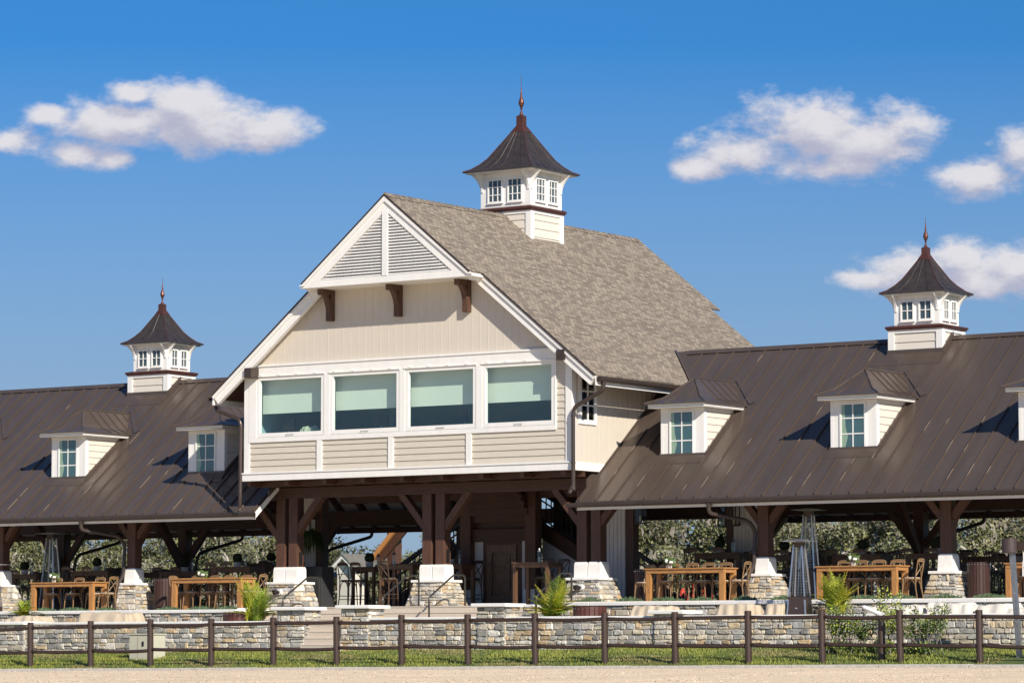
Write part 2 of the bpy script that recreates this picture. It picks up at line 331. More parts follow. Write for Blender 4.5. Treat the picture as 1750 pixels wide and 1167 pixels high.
# masonry: individual irregular stones laid on a quad
PAL = [(.34,.33,.31),(.40,.39,.365),(.29,.285,.275),(.50,.465,.41),(.58,.54,.48),(.47,.40,.30),(.52,.42,.28),(.47,.35,.22),(.22,.215,.205),(.40,.36,.30),(.60,.57,.52),(.46,.42,.36),(.37,.37,.37),(.50,.45,.37),(.44,.43,.41),(.55,.48,.38)]
def stones(mb, p00, p10, p11, p01, rnd, rowh=(.085,.19), wid=(.12,.42), dep=.05, pal=PAL):
    p00, p10, p11, p01 = map(Vector, (p00, p10, p11, p01))
    nrm = (p10-p00).cross(p01-p00).normalized()
    W_ = (p10-p00).length; H_ = (p01-p00).length
    def P(u, v, d):
        u /= W_; v /= H_
        return (p00*(1-u)+p10*u)*(1-v) + (p01*(1-u)+p11*u)*v + nrm*d
    rows = []; z = 0
    while z < H_-.04:
        h = rnd.uniform(*rowh)
        if H_-z-h < .07: h = H_-z
        rows.append((z, z+h)); z += h
    def stone(u0, u1, v0, v1):
        ju = min(.045, (u1-u0)*.15); jv = min(.032, (v1-v0)*.20); g = .002; b = .014; d = rnd.uniform(.25, 1)*dep
        R = lambda s: rnd.uniform(-.25, 1)*s
        um, vm = u0+(u1-u0)*rnd.uniform(.3,.7), v0+(v1-v0)*rnd.uniform(.35,.65)
        q = [(u0+g+R(ju), v0+g+R(jv)), (um, v0+g+R(jv)*.5), (u1-g-R(ju), v0+g+R(jv)), (u1-g-R(ju)*.5, vm),
             (u1-g-R(ju), v1-g-R(jv)), (um+rnd.uniform(-.03,.03), v1-g-R(jv)*.5), (u0+g+R(ju), v1-g-R(jv)), (u0+g+R(ju)*.5, vm)]
        q = [(max(0,min(W_,a)), max(0,min(H_,c))) for a, c in q]
        cu = sum(a for a, _ in q)/8; cv = sum(a for _, a in q)/8
        inn = [(a+(cu-a)*min(.3,b/max(.02,abs(cu-a))), c+(cv-c)*min(.3,b/max(.02,abs(cv-c)))) for a, c in q]
        c = pal[int(rnd.random()**1.0*len(pal))]; k = rnd.uniform(.78, 1.2); mb.cur = (c[0]*k*1.05, c[1]*k*1.02, c[2]*k*.96)
        o = [P(*a, 0) for a in q]; i = [P(*a, d+rnd.uniform(-.006,.006)) for a in inn]
        mb.raw(o+i, [tuple(range(8,16))]+[(k_,(k_+1)%8,8+(k_+1)%8,8+k_) for k_ in range(8)])
    for v0, v1 in rows:
        u = 0
        while u < W_-.02:
            w = rnd.uniform(*wid)
            if W_-u-w < .12: w = W_-u
            if (v1-v0) > .15 and rnd.random() < .3:
                m_ = (v0+v1)/2+rnd.uniform(-.02,.02); stone(u, u+w, v0, m_); stone(u, u+w, m_, v1)
            else: stone(u, u+w, v0, v1)
            u += w
def stone_box(name, parent, x0, x1, y0, y1, z0, z1, rnd, batter=0, faces='FRLB', **k):
    """box clad in stones, bottom wider by batter"""
    b = batter
    lo = [(x0-b,y0-b,z0),(x1+b,y0-b,z0),(x1+b,y1+b,z0),(x0-b,y1+b,z0)]; hi = [(x0,y0,z1),(x1,y0,z1),(x1,y1,z1),(x0,y1,z1)]
    core = MB(); core.hexa(lo+hi); o = core.build(name, MORTAR, parent)
    mb = MB()
    for c, (i, j) in {'F': (0,1), 'R': (1,2), 'B': (2,3), 'L': (3,0)}.items():
        if c in faces: stones(mb, lo[i], lo[j], hi[j], hi[i], rnd, **k)
    mb.build('stone_facing', STONE, o, tint=True, fix=False)
    return o
rnd = random.Random(7)
XL, XR, XM = -.20, 11.44, 5.64
# ------------------------------------------------------------------ main building
main = thing('gabled_building', (XM, 0, 1.7), 'beige gabled building with shingle roof and four wide windows above an open timber porch', 'building')
def part(mb, name, m, parent=main, label=None, **k):
    o = mb.build(name, m, parent, **k)
    if label: o['label'] = label
    return o
# side and back walls (hollow shell), lap siding in front
Z0, Z1 = 5.43, 8.82
w = MB()
w.box(XR-.12, XR, .02, 11.6, Z0, 8.75); w.box(XL, XL+.12, .02, 11.6, Z0, 8.75)
w.prism([(XL,Z0),(XR,Z0),(XR,8.75),(XM,13.2),(XL,8.75)], 'y', 11.6, 11.72)
y = .4
while y < 11.3: w.box(XR, XR+.012, y-.02, y+.02, Z0+.23, 8.75); y += .26
part(w, 'side_wall', BEIGE2)
# gable wall with vertical boards
g = MB(); g.prism([(XL+.2,Z1),(XR-.2,Z1),(XM,13.0)], 'y', .0, .1)
x = XL+.35
while x < XR-.3:
    zt = Z1 + (5.5-abs(x-XM))*.79
    if zt > Z1+.1: g.box(x-.008, x+.008, -.005, 0, Z1, min(zt, 12.9))
    x += .272
part(g, 'gable_wall', BEIGE2)
# lap siding under the windows
s = MB(); z = 5.68
while z < 6.62:
    s.prism([(-.012,z+.19),(-.040,z),(.02,z),(.02,z+.19)], 'x', XL+.19, XR-.19); z += .185
z = 6.62
while z < 8.8:
    s.prism([(-.012,z+.19),(-.040,z),(.02,z),(.02,z+.19)], 'x', XR-.62, XR-.19)
    s.prism([(-.012,z+.19),(-.040,z),(.02,z),(.02,z+.19)], 'x', XL+.19, XL+.4); z += .185
part(s, 'lap_siding', BEIGE)
t = MB(); t.box(XL-.02, XL+.19, -.06, .12, Z0+.23, 8.55); part(t, 'corner_board', WHITE, bevel=.006)
t = MB(); t.box(XR-.19, XR+.03, -.06, .14, Z0+.23, 8.55); part(t, 'corner_board', WHITE, bevel=.006)
t = MB(); t.box(XL-.08, XR+.06, -.10, 0, Z0, Z0+.20); t.box(XL-.11, XR+.09, -.13, 0, Z0+.20, Z0+.245); t.box(XR, XR+.035, .0, 1.6, Z0, Z0+.23)
part(t, 'base_trim_band', WHITE, bevel=.006)
for x in (2.60, 5.20, 7.95):
    t = MB(); t.box(x-.09, x+.09, -.065, 0, Z0+.245, 6.6); part(t, 'batten', WHITE)
# window band: white frame with four openings
WX = [(at(440.4,750,0).x, at(555.3,750,0).x), (at(565.4,750,0).x, at(684.4,750,0).x), (at(694.3,745,0).x, at(815.5,745,0).x), (at(826.3,740,0).x, at(949.7,735,0).x)]
bx0, bx1, bz0, bz1 = XL+.17, XR-.50, 6.565, 8.80
WZ0, WZ1 = 6.705, 8.52
b = MB(); b.box(bx0, bx1, -.07, .08, bz0, WZ0); b.box(bx0, bx1, -.07, .08, WZ1, bz1); b.box(bx0-.02, bx1+.25, -.10, 0, bz1, bz1+.06)
edges = [bx0] + [v for p in WX for v in p] + [bx1]
for i in range(0, 10, 2): b.box(edges[i], edges[i+1], -.07, .08, WZ0, WZ1)
part(b, 'window_surround', WHITE, bevel=.005)
for n, (x0, x1) in enumerate(WX):
    f = MB(); fw = .10; y0, y1 = -.055, .06
    f.box(x0+.01,x1-.01,y0,y1,WZ0+.01,WZ0+.13); f.box(x0+.01,x1-.01,y0,y1,WZ1-.12,WZ1-.01)
    f.box(x0+.01,x0+.01+fw,y0,y1,WZ0+.13,WZ1-.12); f.box(x1-.01-fw,x1-.01,y0,y1,WZ0+.13,WZ1-.12)
    f.box(x0-.03,x1+.03,-.095,-.06,WZ1-.02,WZ1+.02)
    for q in range(4): f.box(x0+.12+q*(x1-x0-.5)/3, x0+.24+q*(x1-x0-.5)/3, -.105, -.06, WZ1+.0, WZ1+.045)
    fo = part(f, 'wide_window', WHITE, bevel=.004)
    p = MB(); p.face([(x0+.1,0,WZ0+.12),(x1-.1,0,WZ0+.12),(x1-.1,0,WZ1-.11),(x0+.1,0,WZ1-.11)]); part(p, 'pane', GLASS, fo)
    h = MB(); zc = 7.43
    h.box(x0-.05, x1+.05, .30, .312, zc, WZ1+.1); h.tube([(x0-.05,.33,WZ1+.1),(x1+.05,.33,WZ1+.1)],.03); part(h, 'roller_blind', SHADE, fo)
    l = MB(); xm = (x0+x1)/2; l.tube([(xm-.13,-.06,WZ0+.07),(xm-.1,-.10,WZ0+.05),(xm+.1,-.10,WZ0+.05),(xm+.13,-.06,WZ0+.07)],.011,6); part(l, 'window_handle', GALV, fo)
# interior room behind the band
r = MB(); r.box(XL+.15,XR-.15,3.4,3.5,5.6,8.8); r.box(XL+.15,XR-.15,.1,3.4,8.75,8.8); r.box(XL+.12,XL+.17,.1,3.4,5.6,8.8); r.box(XR-.17,XR-.12,.1,3.4,5.6,8.8)
part(r, 'room_interior', mat('room_walls', (.30,.43,.47), .8))
d = MB(); d.box(XL+.2,XR-.2,.36,1.0,6.74,6.80); part(d, 'desk_counter', mat('counter', (.34,.40,.42), .5))
# louvred pediment
PY = -.96; pz0 = 10.93; ph = 3.02
apex = 13.40; slope = .80
def ptri(inset, z0): # triangle inset from the outline
    zt = apex - inset*math.hypot(1, slope)
    hw = (zt-z0)/slope
    return hw, zt
pm = MB()
hw0, zt0 = ptri(0, pz0); hw1, zt1 = ptri(.31, pz0+.20)
pm.cur = (1,1,1)
def tri_bar(a, b_, c, d_): pm.prism([a,b_,c,d_], 'y', PY, PY+.14)
tri_bar((XM-hw0,pz0),(XM-hw1,pz0+.20),(XM,zt1),(XM,zt0)); tri_bar((XM+hw0,pz0),(XM,zt0),(XM,zt1),(XM+hw1,pz0+.20))
tri_bar((XM-hw0,pz0),(XM+hw0,pz0),(XM+hw1,pz0+.20),(XM-hw1,pz0+.20))
pm.box(XM-.10,XM+.10,PY-.015,PY+.12,pz0+.19,zt1)
# raised outer moulding on the rakes, and the soffit
for sg in (-1, 1):
    pm.prism([(XM+sg*hw0,pz0+.06),(XM,zt0+.06),(XM,zt0-.13),(XM+sg*(hw0-.17),pz0+.06)], 'y', PY-.045, PY-.002)
part(pm, 'pediment_frame', WHITE, bevel=.005)
so_ = MB(); so_.box(XM-hw0+.02,XM+hw0-.02,PY+.14,.0,pz0,pz0+.05); part(so_, 'pediment_soffit', WHITE)
lv = MB(); z = pz0+.21; n = 21; dz = (zt1-pz0-.24)/n
for k in range(n):
    hw = (zt1-z-.02)/slope-.02
    if hw > .16:
        for sg in (-1,1):
            a, c = sorted((XM+sg*.10, XM+sg*hw)); a2 = a+(dz/slope*.9 if sg<0 else 0); c2 = c-(dz/slope*.9 if sg>0 else 0)
            lv.raw([(a,PY+.0,z),(c,PY+.0,z),(c,PY+.015,z+.01),(a,PY+.015,z+.01),(a2,PY+.095,z+dz*.98),(c2,PY+.095,z+dz*.98),(c2,PY+.11,z+dz*1.02),(a2,PY+.11,z+dz*1.02)], [(0,1,2,3),(0,4,5,1),(3,2,6,7),(4,7,6,5),(0,3,7,4),(1,5,6,2)])
    z += dz
lb = MB(); lb.prism([(XM-hw1-.08,pz0+.15),(XM+hw1+.08,pz0+.15),(XM,zt1+.05)],'y',PY+.125,PY+.15); part(lb,'louvre_backing', mat('louvre_dark', (.25,.22,.19), .8))
part(lv, 'louvre_slats', WHITE)
# roof: shingle slabs on both slopes, long upper strip and shorter lower strip
ZR = 13.49
EX = 6.84; HB = 3.02
def slab(mb, sg, x0, x1, y0, y1, off, th, sl=slope):
    """sloping slab between horizontal distances x0..x1 from the ridge"""
    nx, nz = sl/math.hypot(1,sl), 1/math.hypot(1,sl)
    def P(xx, yy, o): return (XM+sg*(xx+nx*o), yy, ZR-sl*xx+nz*o)
    mb.hexa([P(x0,y0,off-th),P(x1,y0,off-th),P(x1,y1,off-th),P(x0,y1,off-th),P(x0,y0,off),P(x1,y0,off),P(x1,y1,off),P(x0,y1,off)])
rf = MB()
for sg in (-1,1):
    slab(rf, sg, 0, HB, PY-.03, 12.6, 0, .05); slab(rf, sg, HB, EX, -.40, 12.0, 0, .05)
for k in range(46):                                                 # ridge cap shingles
    y = PY-.02+k*.295; rf.raw([(XM-.16,y,ZR-.10),(XM,y,ZR+.045),(XM+.16,y,ZR-.10),(XM-.16,y+.29,ZR-.115),(XM,y+.29,ZR+.02),(XM+.16,y+.29,ZR-.115)],[(0,1,4,3),(1,2,5,4),(0,2,1),(3,4,5),(0,3,5,2)])
roof = part(rf, 'shingle_roof', SHINGLE)
rk = MB()
for sg in (-1,1):
    slab(rk, sg, HB-.02, EX, -.36, -.22, -.052, .30); slab(rk, sg, HB-.02, EX+.01, -.41, -.361, -.052, .10)
    slab(rk, sg, HB-.35, EX-.3, -.22, .0, -.14, .05)
    slab(rk, sg, 0, HB+.01, PY-.03, PY+.16, -.052, .05)
    xx = XM+sg*EX; rk.box(min(xx,xx-sg*.05), max(xx,xx-sg*.05), -.36, 11.95, ZR-slope*EX-.30, ZR-slope*EX-.06)   # eave fascia
    es = MB(); slab(es, sg, 5.72, EX-.06, -.21, 11.9, -.22, .03); part(es, 'eave_soffit', TIMBERX)
    slab(rk, sg, HB-.15, HB+.03, PY+.14, -.36, -.054, .22)         # return under the step of the rake
part(rk, 'rake_boards', WHITE, bevel=.004)
tr = MB()
for sg in (-1,1):
    slab(tr, sg, .02, HB, PY-.055, PY-.031, -.005, .05); slab(tr, sg, HB, EX, -.432, -.411, -.005, .05)
part(tr, 'drip_edge', BRONZE)
# brackets under the pediment
for x in (at(567,520,0).x+.02, at(683,520,0).x+.02, at(800,510,0).x+.02):
    k = MB(); k.box(x-.10, x+.10, -.19, 0, 10.02, pz0-.002); k.box(x-.09, x+.09, -.60, -.19, pz0-.17, pz0-.004)
    a = [( -.58+ .40*math.sin(t)*1.0, pz0-.13-.70*(1-math.cos(t))) for t in [i*math.pi/2/8 for i in range(9)]]
    bq = [(u-.0+.12*(i/8)+.12*(1-i/8)*0+.13*(1-i/8), v+.02) for i, (u, v) in enumerate(a)]
    for i in range(8): k.prism([a[i],a[i+1],bq[i+1],bq[i]], 'x', x-.085, x+.085)
    part(k, 'bracket', TIMBER, bevel=.01)
# purlin ends at the top of the window band
for x in (at(423,637,-.44).x, at(957,609,-.44).x):
    k = MB(); k.box(x-.13, x+.13, -.44, .05, 8.47, 8.76); part(k, 'purlin_end', BRONZE)
# side window
sy0, sy1 = .42, 1.07
f = MB(); X = XR
f.box(X,X+.05,sy0-.12,sy1+.12,6.73,6.86); f.box(X,X+.05,sy0-.12,sy1+.12,8.06,8.19); f.box(X,X+.05,sy0-.12,sy0,6.86,8.06); f.box(X,X+.05,sy1,sy1+.12,6.86,8.06)
ym = (sy0+sy1)/2; f.box(X+.012,X+.045,ym-.02,ym+.02,6.86,8.06)
for z in (7.26,7.66): f.box(X+.012,X+.043,sy0,sy1,z-.02,z+.02)
fo = part(f, 'side_window', WHITE); p = MB(); p.box(X+.013,X+.02,sy0,sy1,6.86,8.06); part(p, 'pane', glassy('dark_pane',(.25,.3,.3),.2), fo)
p = MB(); p.box(X+.002,X+.008,ym+.1,sy1,6.86,8.06); part(p,'curtain',CURTAIN,fo)
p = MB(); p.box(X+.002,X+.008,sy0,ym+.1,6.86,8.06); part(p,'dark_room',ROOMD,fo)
# gutters and downspouts of the main roof
def gutter_y(x, y0, y1, z, sg):
    m = MB(); prof = [(0,0),(.13,0),(.16,.05),(.16,.13),(.14,.13),(.14,.06),(.12,.025),(.02,.025),(.02,.13),(0,.13)]
    m.prism([(x+sg*u, z+v) for u, v in prof], 'y', y0, y1); return m
ge = ZR-slope*EX
go = part(gutter_y(XM+EX+.0, -.36, 5.2, ge-.19, 1), 'gutter', BRONZE); go2 = part(gutter_y(XM-EX-.0, -.36, 11.9, ge-.19, -1), 'gutter', BRONZE)
def bend(pts, n=5, r=.18):
    """rounded polyline"""
    P = [Vector(p) for p in pts]; out = [P[0]]
    for i in range(1, len(P)-1):
        a = (P[i-1]-P[i]); b_ = (P[i+1]-P[i]); k = min(r, a.length*.45, b_.length*.45); a = P[i]+a.normalized()*k; b_ = P[i]+b_.normalized()*k
        for j in range(n+1):
            t = j/n; out.append(a*(1-t)**2 + P[i]*2*t*(1-t) + b_*t*t)
    return out+[P[-1]]
ds = MB(); xe = XM+EX+.08
ds.tube(bend([(xe,-.12,ge-.15),(xe,-.12,ge-.42),(XR+.14,-.16,7.15),(XR+.14,-.16,4.95),(XR+.10,-.30,4.78)]), .058, 10)
ds.tube([(xe,-.12,ge-.12),(xe,-.12,ge-.26)], [.085,.062], 10); ds.tube([(XR+.14,-.16,4.98),(XR+.13,-.20,4.86)], [.06,.10],10)
for z in (6.9, 5.6): ds.tube([(XR+.14,-.16,z),(XR+.14,-.16,z+.03)], .068, 10)
part(ds, 'downspout', BRONZE, go, smooth=False)
ds = MB(); xe = XM-EX-.08
ds.tube(bend([(xe,-.10,ge-.15),(xe,-.10,ge-.42),(XL-.10,-.12,7.25),(XL-.10,-.12,4.95),(XL-.16,-.05,4.65)]), .058, 10)
ds.tube([(xe,-.10,ge-.12),(xe,-.10,ge-.26)], [.085,.062], 10)
part(ds, 'downspout', BRONZE, go2)
# floor deck, joists, blocking, porch beams
fl = MB(); fl.box(XL,XR,.0,11.6,Z0+.02,Z0+.12); part(fl, 'floor_deck', TIMBERX)
x = XL+.10; jn = 0
for k in range(9):
    xx = XL+.08+k*1.4 ; j = MB(); j.box(xx-.08, xx+.08, .06+.02, 6.5, 5.29, 5.43); part(j, 'joist', TIMBER)
bl = MB(); bl.box(XL+.02,XR-.02,.55,.68,5.27,5.45); part(bl, 'rim_board', TIMBERX)
bm_ = MB(); bm_.box(-.45, XR+.25, 1.43, 1.75, 4.97, 5.285); part(bm_, 'porch_beam', TIMBERX, bevel=.012)
bm_ = MB(); bm_.box(-.45, XR+.25, 4.95, 5.25, 4.95, 5.285); part(bm_, 'porch_beam', TIMBERX)
bm_ = MB(); bm_.box(-.45, XR+.25, 10.45, 10.75, 4.45, 4.9); part(bm_, 'porch_beam', TIMBERX)
FL, FM, FR = 1.63, 1.70, 1.76
for xc in (.22, 5.63, 11.02):
    for dx in (-.235, .235):
        p = MB(); p.box(xc+dx-.165, xc+dx+.165, 1.45, 1.78, 2.90, 4.97); po = part(p, 'post', TIMBER, bevel=.015)
        if dx > 0 and xc < 11:
            e = MB(); e.box(xc+dx+.166,xc+dx+.20,1.55,1.66,2.98,3.36); part(e,'speaker_bar',BLACK,po)
        q = MB(); q.rings([(.225,.225,2.45),(.22,.22,2.84),(.20,.20,2.92)], xc+dx, 1.615); part(q, 'post_base', COPING, po, bevel=.01)
    for sg in (-1, 1):
        if xc == .22 and sg < 0: q0, q1 = (xc-.3,1.60,3.75), (xc-1.15,1.60,4.75)
        else: q0, q1 = (xc+sg*.3,1.60,3.95), (xc+sg*1.22,1.60,5.02)
        k = MB(); k.bar(q0, q1, .24, .20, side=(0,1,0)); part(k, 'brace', TIMBER, bevel=.012)
    ped = stone_box('pedestal', main, xc-.50, xc+.50, 1.20, 2.05, 1.62, 2.40, rnd, .20, 'FRL')
    c = MB(); c.box(xc-.57, xc+.57, 1.12, 2.12, 2.40, 2.475); part(c, 'pedestal_cap', COPING, ped, bevel=.015)
# rear porch posts
for xc in (.22, 11.02):
    p = MB(); p.box(xc-.18,xc+.18,10.45,10.8,1.7,4.5); part(p, 'post', TIMBER)
    for sg in (-1,1):
        k = MB(); k.bar((xc+sg*.15,10.6,3.45),(xc+sg*1.1,10.6,4.5),.2,.2,side=(0,1,0)); part(k,'brace',TIMBER)
# core under the upper floor: stair hall with door, white boarding, landing
DY = 5.0
cw = MB(); cw.box(4.55,4.95,DY,DY+.1,1.7,3.68); cw.box(6.32,6.75,DY,DY+.1,1.7,3.68); part(cw, 'white_boarding', WBOARD)
lt = MB(); lt.box(4.6,6.7,DY-.12,DY+.05,3.68,4.06); part(lt, 'door_lintel', TIMBERX, bevel=.01)
for x in (4.42, 6.78):
    p = MB(); p.box(x-.19,x+.19,DY-.25,DY+.1,2.25,5.2); po = part(p,'post',TIMBER,bevel=.012); q = MB(); q.box(x-.23,x+.23,DY-.29,DY+.13,1.7,2.25); part(q,'post_base',COPING,po,bevel=.01)
dr = MB(); dr.box(4.95,5.1,DY-.05,DY+.08,1.7,3.68); dr.box(6.17,6.32,DY-.05,DY+.08,1.7,3.68); dr.box(5.1,6.17,DY-.05,DY+.08,3.58,3.68); part(dr,'door_frame',TIMBER)
dd = MB(); dd.box(5.1,6.17,DY,DY+.06,1.72,3.58); dd.box(5.1,5.28,DY-.09,DY,1.72,3.58); dd.box(5.99,6.17,DY-.09,DY,1.72,3.58); dd.box(5.28,5.99,DY-.09,DY,3.36,3.58); dd.box(5.28,5.99,DY-.09,DY,1.72,2.05); dd.box(5.36,5.91,DY-.04,DY,2.13,3.28)
do = part(dd,'door',mat('carved_door', (.17,.10,.062), .5, noise=(3,.6), stretch=(7,7,1.2), bump=.3)); h = MB(); h.tube([(6.08,DY-.12,2.55),(6.08,DY-.12,2.75)],.015); part(h,'handle',BLACK,do)
us = MB()
for k in range(6): us.box(4.6,6.7,DY-.75+k*.16*1.0-.02,DY-.55+k*.16,5.25-k*.20-.20,5.25-k*.20)
part(us, 'stair_underside', TIMBERX)
for sg in (-1,1):                                                   # two flights rising to the landing above the door
    xb, xt = XM+sg*4.85, XM+sg*.55; zb, zt = 1.75, 4.14
    st = MB(); st.bar((xb,6.0,zb),(xt,6.0,zt),.14,.42,side=(0,1,0)); st.bar((xb,7.3,zb),(xt,7.3,zt),.14,.42,side=(0,1,0)); so2 = part(st,'stair_stringer',TIMBERX)
    tt = MB()
    for k in range(12):
        u = (k+.5)/12; xx = xb+(xt-xb)*u; zz = zb+(zt-zb)*u+.1; tt.box(xx-.17,xx+.17,6.05,7.25,zz-.04,zz)
    part(tt,'stair_treads',TIMBERX,so2)
    rl = MB(); rl.bar((xb,6.0,zb+1.12),(xt,6.0,zt+1.12),.10,.13,side=(0,1,0))
    for off in (.33,.87): rl.bar((xb,6.0,zb+off),(xt,6.0,zt+off),.04,.04,side=(0,1,0))
    for k in range(23):
        u = (k+.7)/23.5; xx = xb+(xt-xb)*u; zz = zb+(zt-zb)*u; rl.box(xx-.014,xx+.014,5.985,6.015,zz+.2,zz+1.08)
    part(rl,'stair_railing',BLACK,so2)
    nw = MB(); nw.box(xb+sg*.1-.12,xb+sg*.1+.12,5.88,6.12,1.7,2.95); nw.rings([(.12,.12,2.95),(.02,.02,3.05)],xb+sg*.1,6.0); part(nw,'newel_post',TIMBER,so2)
    xx = xb-sg*1.25; nw = MB(); nw.box(xx-.11,xx+.11,5.86,6.1,1.7,3.0); part(nw,'newel_post',TIMBER,so2)
    wb = MB(); x0 = XM+sg*.7; wb.prism([(x0,1.7),(xb-sg*.2,1.7),(xb-sg*.2,1.8),(x0,4.0)],'y',6.08,6.14)
    for k in range(17):
        xx = x0+sg*k*.22; zz = 4.0-k*.22*.57
        if zz > 1.8: wb.box(xx-.008,xx+.008,6.072,6.08,1.7,zz)
    part(wb,'white_boarding',WBOARD,so2)
hw_ = MB(); hw_.box(5.7,8.0,7.6,7.72,3.0,5.9); part(hw_,'stair_hall_wall',TIMBERX)
sb = MB(); sb.box(9.70,10.50,4.15,4.6,1.7,5.4)
for k in range(1,6): sb.box(9.70+k*.135-.008,9.70+k*.135+.008,4.138,4.15,1.7,5.3)
part(sb,'white_boarding',WBOARD)
p = MB(); p.box(10.52,10.76,4.2,4.5,1.7,5.3); part(p,'post',TIMBER)
def wall_lantern(x, y, z, parent, h=.62):
    f = MB(); f.box(x-.13,x+.13,y-.13,y+.13,z,z+.03); f.box(x-.13,x+.13,y-.13,y+.13,z+h-.05,z+h); f.rings([(.14,.14,z+h),(.03,.03,z+h+.12)],x,y); f.box(x-.02,x+.02,y-.02,y+.3,z+h+.06,z+h+.1)
    for a in (-1,1):
        for c in (-1,1): f.box(x+a*.12-.012,x+a*.12+.012,y+c*.12-.012,y+c*.12+.012,z,z+h)
    o = f.build('wall_lantern', BLACK, parent)
    g = MB(); g.box(x-.11,x+.11,y-.11,y+.11,z+.03,z+h-.05); g.build('lantern_glass', CLEAR, o)
    l = MB(); l.lathe([(.035,z+.03),(.035,z+.22)],x,y,8); l.build('candle', CURTAIN, o)
wall_lantern(10.94, 4.3, 4.08, main, .66)

# ------------------------------------------------------------------ cupolas (a part of the roof they stand on)
def cupola(parent, cx, cy, hb, zlow, ztop, zband, hbox, zsof, heave, ztip, zk, kr, zc1, cr, zc2, cr2, zbox, zball, zfin, nx, flash=None):
    (bx,by),(ux,uy),(ex,ey) = hb, hbox, heave
    m = MB(); m.box(cx-bx+.02,cx+bx-.02,cy-by+.02,cy+by-.02,zlow,ztop)
    z = zlow
    while z < ztop-.1:
        for sg in (-1,1):
            m.prism([(cy+sg*(by-.02),z+.26),(cy+sg*(by+.004),z),(cy+sg*(by-.03),z)],'x',cx-bx+.1,cx+bx-.1)
            m.prism([(cx+sg*(bx-.02),z+.26),(cx+sg*(bx+.004),z),(cx+sg*(bx-.03),z)],'y',cy-by+.1,cy+by-.1)
        z += .255
    body = m.build('cupola', CREAM, parent)
    w = MB()
    for sx_ in (-1,1):
        for sy_ in (-1,1):
            x, y = cx+sx_*(bx-.07), cy+sy_*(by-.07); w.box(x-.095,x+.095,y-.095,y+.095,zlow,ztop-.02)
    w.box(cx-bx-.02,cx+bx+.02,cy-by-.02,cy+by+.02,ztop-.09,ztop)
    w.box(cx-ux,cx+ux,cy-uy,cy+uy,zband,zsof)
    w.box(cx-ex+.07,cx+ex-.07,cy-ey+.07,cy+ey-.07,zsof,ztip-.04)
    hgt = zsof-zband
    for sx_ in (-1,1):                                              # curved corner brackets, two at each corner
        for sy_ in (-1,1):
            L = .85*(ex-ux); H = hgt*.52
            for k in range(6):
                u0, u1 = k/6, (k+1)/6; f0, f1 = (1-u0)**2.2, (1-u1)**2.2
                z0_, z1_ = zsof-u0*H, zsof-u1*H
                x = cx+sx_*(ux-.06); yo = cy+sy_*uy
                w.prism([(yo,z0_),(yo+sy_*(L*f0+.03),z0_),(yo+sy_*(L*f1+.03),z1_),(yo,z1_)],'x',x-.035,x+.035)
                y = cy+sy_*(uy-.06); xo = cx+sx_*ux
                w.prism([(xo,z0_),(xo+sx_*(L*f0+.03),z0_),(xo+sx_*(L*f1+.03),z1_),(xo,z1_)],'y',y-.035,y+.035)
    w.build('cupola_lantern', WHITE, body)
    b = MB(); b.rings([(bx+.06,by+.06,ztop),(bx+.06,by+.06,ztop+.04),(bx+.09,by+.09,ztop+.05),(bx+.09,by+.09,zband-.02),(ux+.02,uy+.02,zband+.02)],cx,cy); b.build('copper_band', COPPER, body)
    r = MB(); prof = []
    for i in range(9):                                              # bell-cast roof
        u = i/8
        if u < .35: k = u/.35; f = 1-(1-kr)*k; z = ztip+(zk-ztip)*(k**1.5)
        else: k = (u-.35)/.65; f = kr+(cr-kr)*k; z = zk+(zc1-zk)*(k**1.02)
        prof.append((ex*f, ey*f, z))
    r.rings([(ex-.02,ey-.02,ztip-.04),(ex,ey,ztip-.035)]+prof,cx,cy); r.build('cupola_roof', PATINA, body)
    e = MB()
    for sx_ in (-1,1):
        for sy_ in (-1,1): e.tube([(cx+sx_*a,cy+sy_*b_,z+.005) for a,b_,z in prof], .011, 6)
    e.build('copper_hip_seams', COPPER, body)
    e = MB(); ns = 3 if ex < 1.2 else 5
    for q in range(1, ns+1):
        f = -1+2*q/(ns+1)
        for sg in (-1,1):
            P = [(cx+f*a*(1 if k > 3 else 1), cy+sg*b_, z+.008) for k,(a,b_,z) in enumerate(prof)]; e.tube(P, .011, 5)
            P = [(cx+sg*a, cy+f*b_, z+.008) for a,b_,z in prof]; e.tube(P, .011, 5)
    e.build('roof_seams', PATINA, body)
    c = MB(); s_ = cr2*ex
    c.rings([(cr*ex+.02,cr*ey+.02,zc1-.01),(s_,s_,zc2),(s_,s_,zbox),(s_*.6,s_*.6,zbox+.02)],cx,cy)
    d_ = zball-zbox; rb = s_*.80
    c.lathe([(s_*.85,zbox),(s_*.55,zbox+.12*d_),(s_*.22,zbox+.35*d_),(s_*.22,zbox+.52*d_),(s_*.42,zbox+.58*d_),(s_*.26,zbox+.64*d_),(rb*.75,zball-.22*d_),(rb,zball),(rb*.78,zball+.2*d_),(rb*.38,zball+.45*d_),(rb*.30,zball+.75*d_),(rb*.16,zball+1.0*d_),(rb*.24,zball+1.05*d_),(rb*.10,zball+1.15*d_),(.006,zfin)],cx,cy,14)
    c.build('finial', COPPER, body, smooth=False)
    # windows: two on each face
    zw0, zw1 = zband+.15*hgt, zsof-.17*hgt
    rows_ = nx
